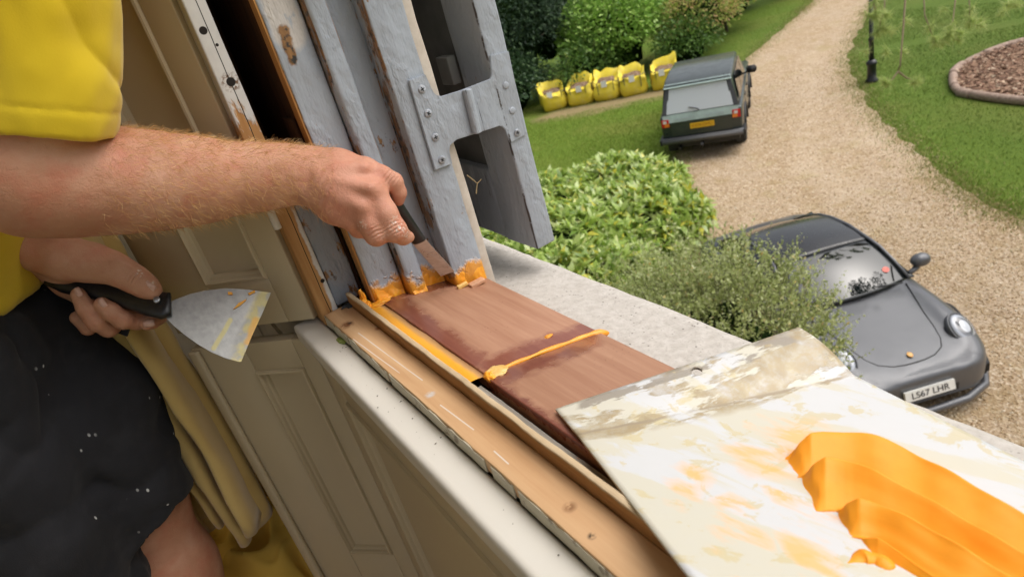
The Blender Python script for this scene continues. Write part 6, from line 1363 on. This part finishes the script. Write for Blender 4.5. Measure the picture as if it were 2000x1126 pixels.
def pile(x, y):
    h = 0.0; y0 = cy(0, x)
    wob = 6*mnoise.noise((x*.02, y*.02, 0))
    if y < y0: return max(0, HH[0]*(1-(y0-y)/9.0))*max(0, min(1, (x-HX[0])/30))
    for k in range(4):
        a, b = cy(k, x), cy(k+1, x)
        if a <= y < b:
            f = (y-a)/(b-a); end = max(0, min(1, (x-HX[k]+wob)/34))**.6; low = .0022 if k < 3 else 0
            nxt = HH[k+1]*max(0, min(1, (x-HX[k+1]+wob)/34))**.6 if k < 3 else 0
            g = 1-f; h = low+(HH[k]-low)*g**1.15
            if f > .86 and k < 3: h = max(h, low+(nxt-low)*((f-.86)/.14)**.8)
            if k == 3: h = HH[3]*max(0, 1-f*1.35)
            h *= end; break
    return h*(1+.10*mnoise.noise((x*.03, y*.05, 3)))
def onboard(q):
    d = ROWS[1][1]-ROWS[1][0]; v = max(0, min(1, (q-ROWS[1][0]).dot(d)/d.length_squared)); w = ROWS[2][0].lerp(ROWS[2][1], v)-ROWS[1][0].lerp(ROWS[1][1], v); u = (q-ROWS[1][0].lerp(ROWS[1][1], v)).dot(w)/w.length_squared
    return v, .14+.42*u
# rows of the mesh follow the knife ridges so that each crest stays a clean edge
bm = bmesh.new(); cols = []; FR = (0, .03, .10, .22, .36, .5, .64, .78, .88, .94, .98)
for i in range(150):
    x = 1508+4.3*i; col = []
    for d_, hk in ((11, 0.0), (6, .35), (2.5, .85)):
        e0 = max(0, min(1, (x-HX[0])/60))**.8; col.append((x, cy(0, x)-d_, HH[0]*hk*e0))
    for k in range(4):
        a, b = cy(k, x), cy(k+1, x); en = max(0, min(1, (x-HX[k])/60))**.8; nx = HH[k+1]*max(0, min(1, (x-HX[k+1])/60))**.8 if k < 3 else 0
        for f in FR:
            low = .0065 if k < 3 else 0; h = low+(HH[k]-low)*max(0, 1-f/.90)**1.15
            if f > .88 and k < 3: h = max(h, nx*((f-.88)/.12)**1.2)
            if k == 3: h = HH[3]*max(0, 1-f*1.5)
            if k == 0 and f < .02: h = HH[0]
            h = h*(en if f <= .88 else max(en, nx/HH[0]))
            h *= min(1, max(0, (x-HX[k]-26*mnoise.noise((f*2.6, k*5.0, 2))-14*f)/34))
            h += .0011*min(1, h/.006)*(mnoise.noise((x*.004, f*9+k*4.0, 1))+.6*mnoise.noise((x*.008, f*22+k*4.0, 3))); col.append((x, a+(b-a)*f, h*(1+.12*mnoise.noise((x*.012, k*3.0, 1)))))
    cols.append(col)
vs = {}
def vert(i, j):
    if (i, j) not in vs:
        x, y, h = cols[i][j]; wob = 5*mnoise.noise((x*.007, y*.01, 5)); q = on(x, y+wob, ROWS[1][0], PN); v, u = onboard(q)
        vs[i, j] = bm.verts.new((q.x, q.y, sheet(u, v).z+.0012+h-.0005))
    return vs[i, j]
for i in range(len(cols)-1):
    for j in range(len(cols[0])-1):
        if max(cols[i][j][2], cols[i+1][j][2], cols[i][j+1][2], cols[i+1][j+1][2]) > .0004: bm.faces.new((vert(i, j), vert(i+1, j), vert(i+1, j+1), vert(i, j+1)))
for v in bm.verts: v.co += Vector(mnoise.noise_vector(v.co*45))*.0006
fh = from_bm('filler_heap', bm, FRESH, None, True); md = fh.modifiers.new('sub', 'SUBSURF'); md.levels = 1; md.render_levels = 1
tag(fh, 'heap of bright orange filler pulled into ridges on the white board', 'filler')
def bz(px, py, h): 
    q = on(px, py, ROWS[1][0], PN); v, u = onboard(q); return Vector((q.x, q.y, sheet(u, v).z+h))
ropey('loose_end', [bz(1622, 1098, .0012), bz(1650, 1078, .0028), bz(1682, 1062, .004), bz(1712, 1066, .004), bz(1742, 1085, .002)], [.0022, .0035, .0050, .0055, .003], FRESH, fh, rough=.9)
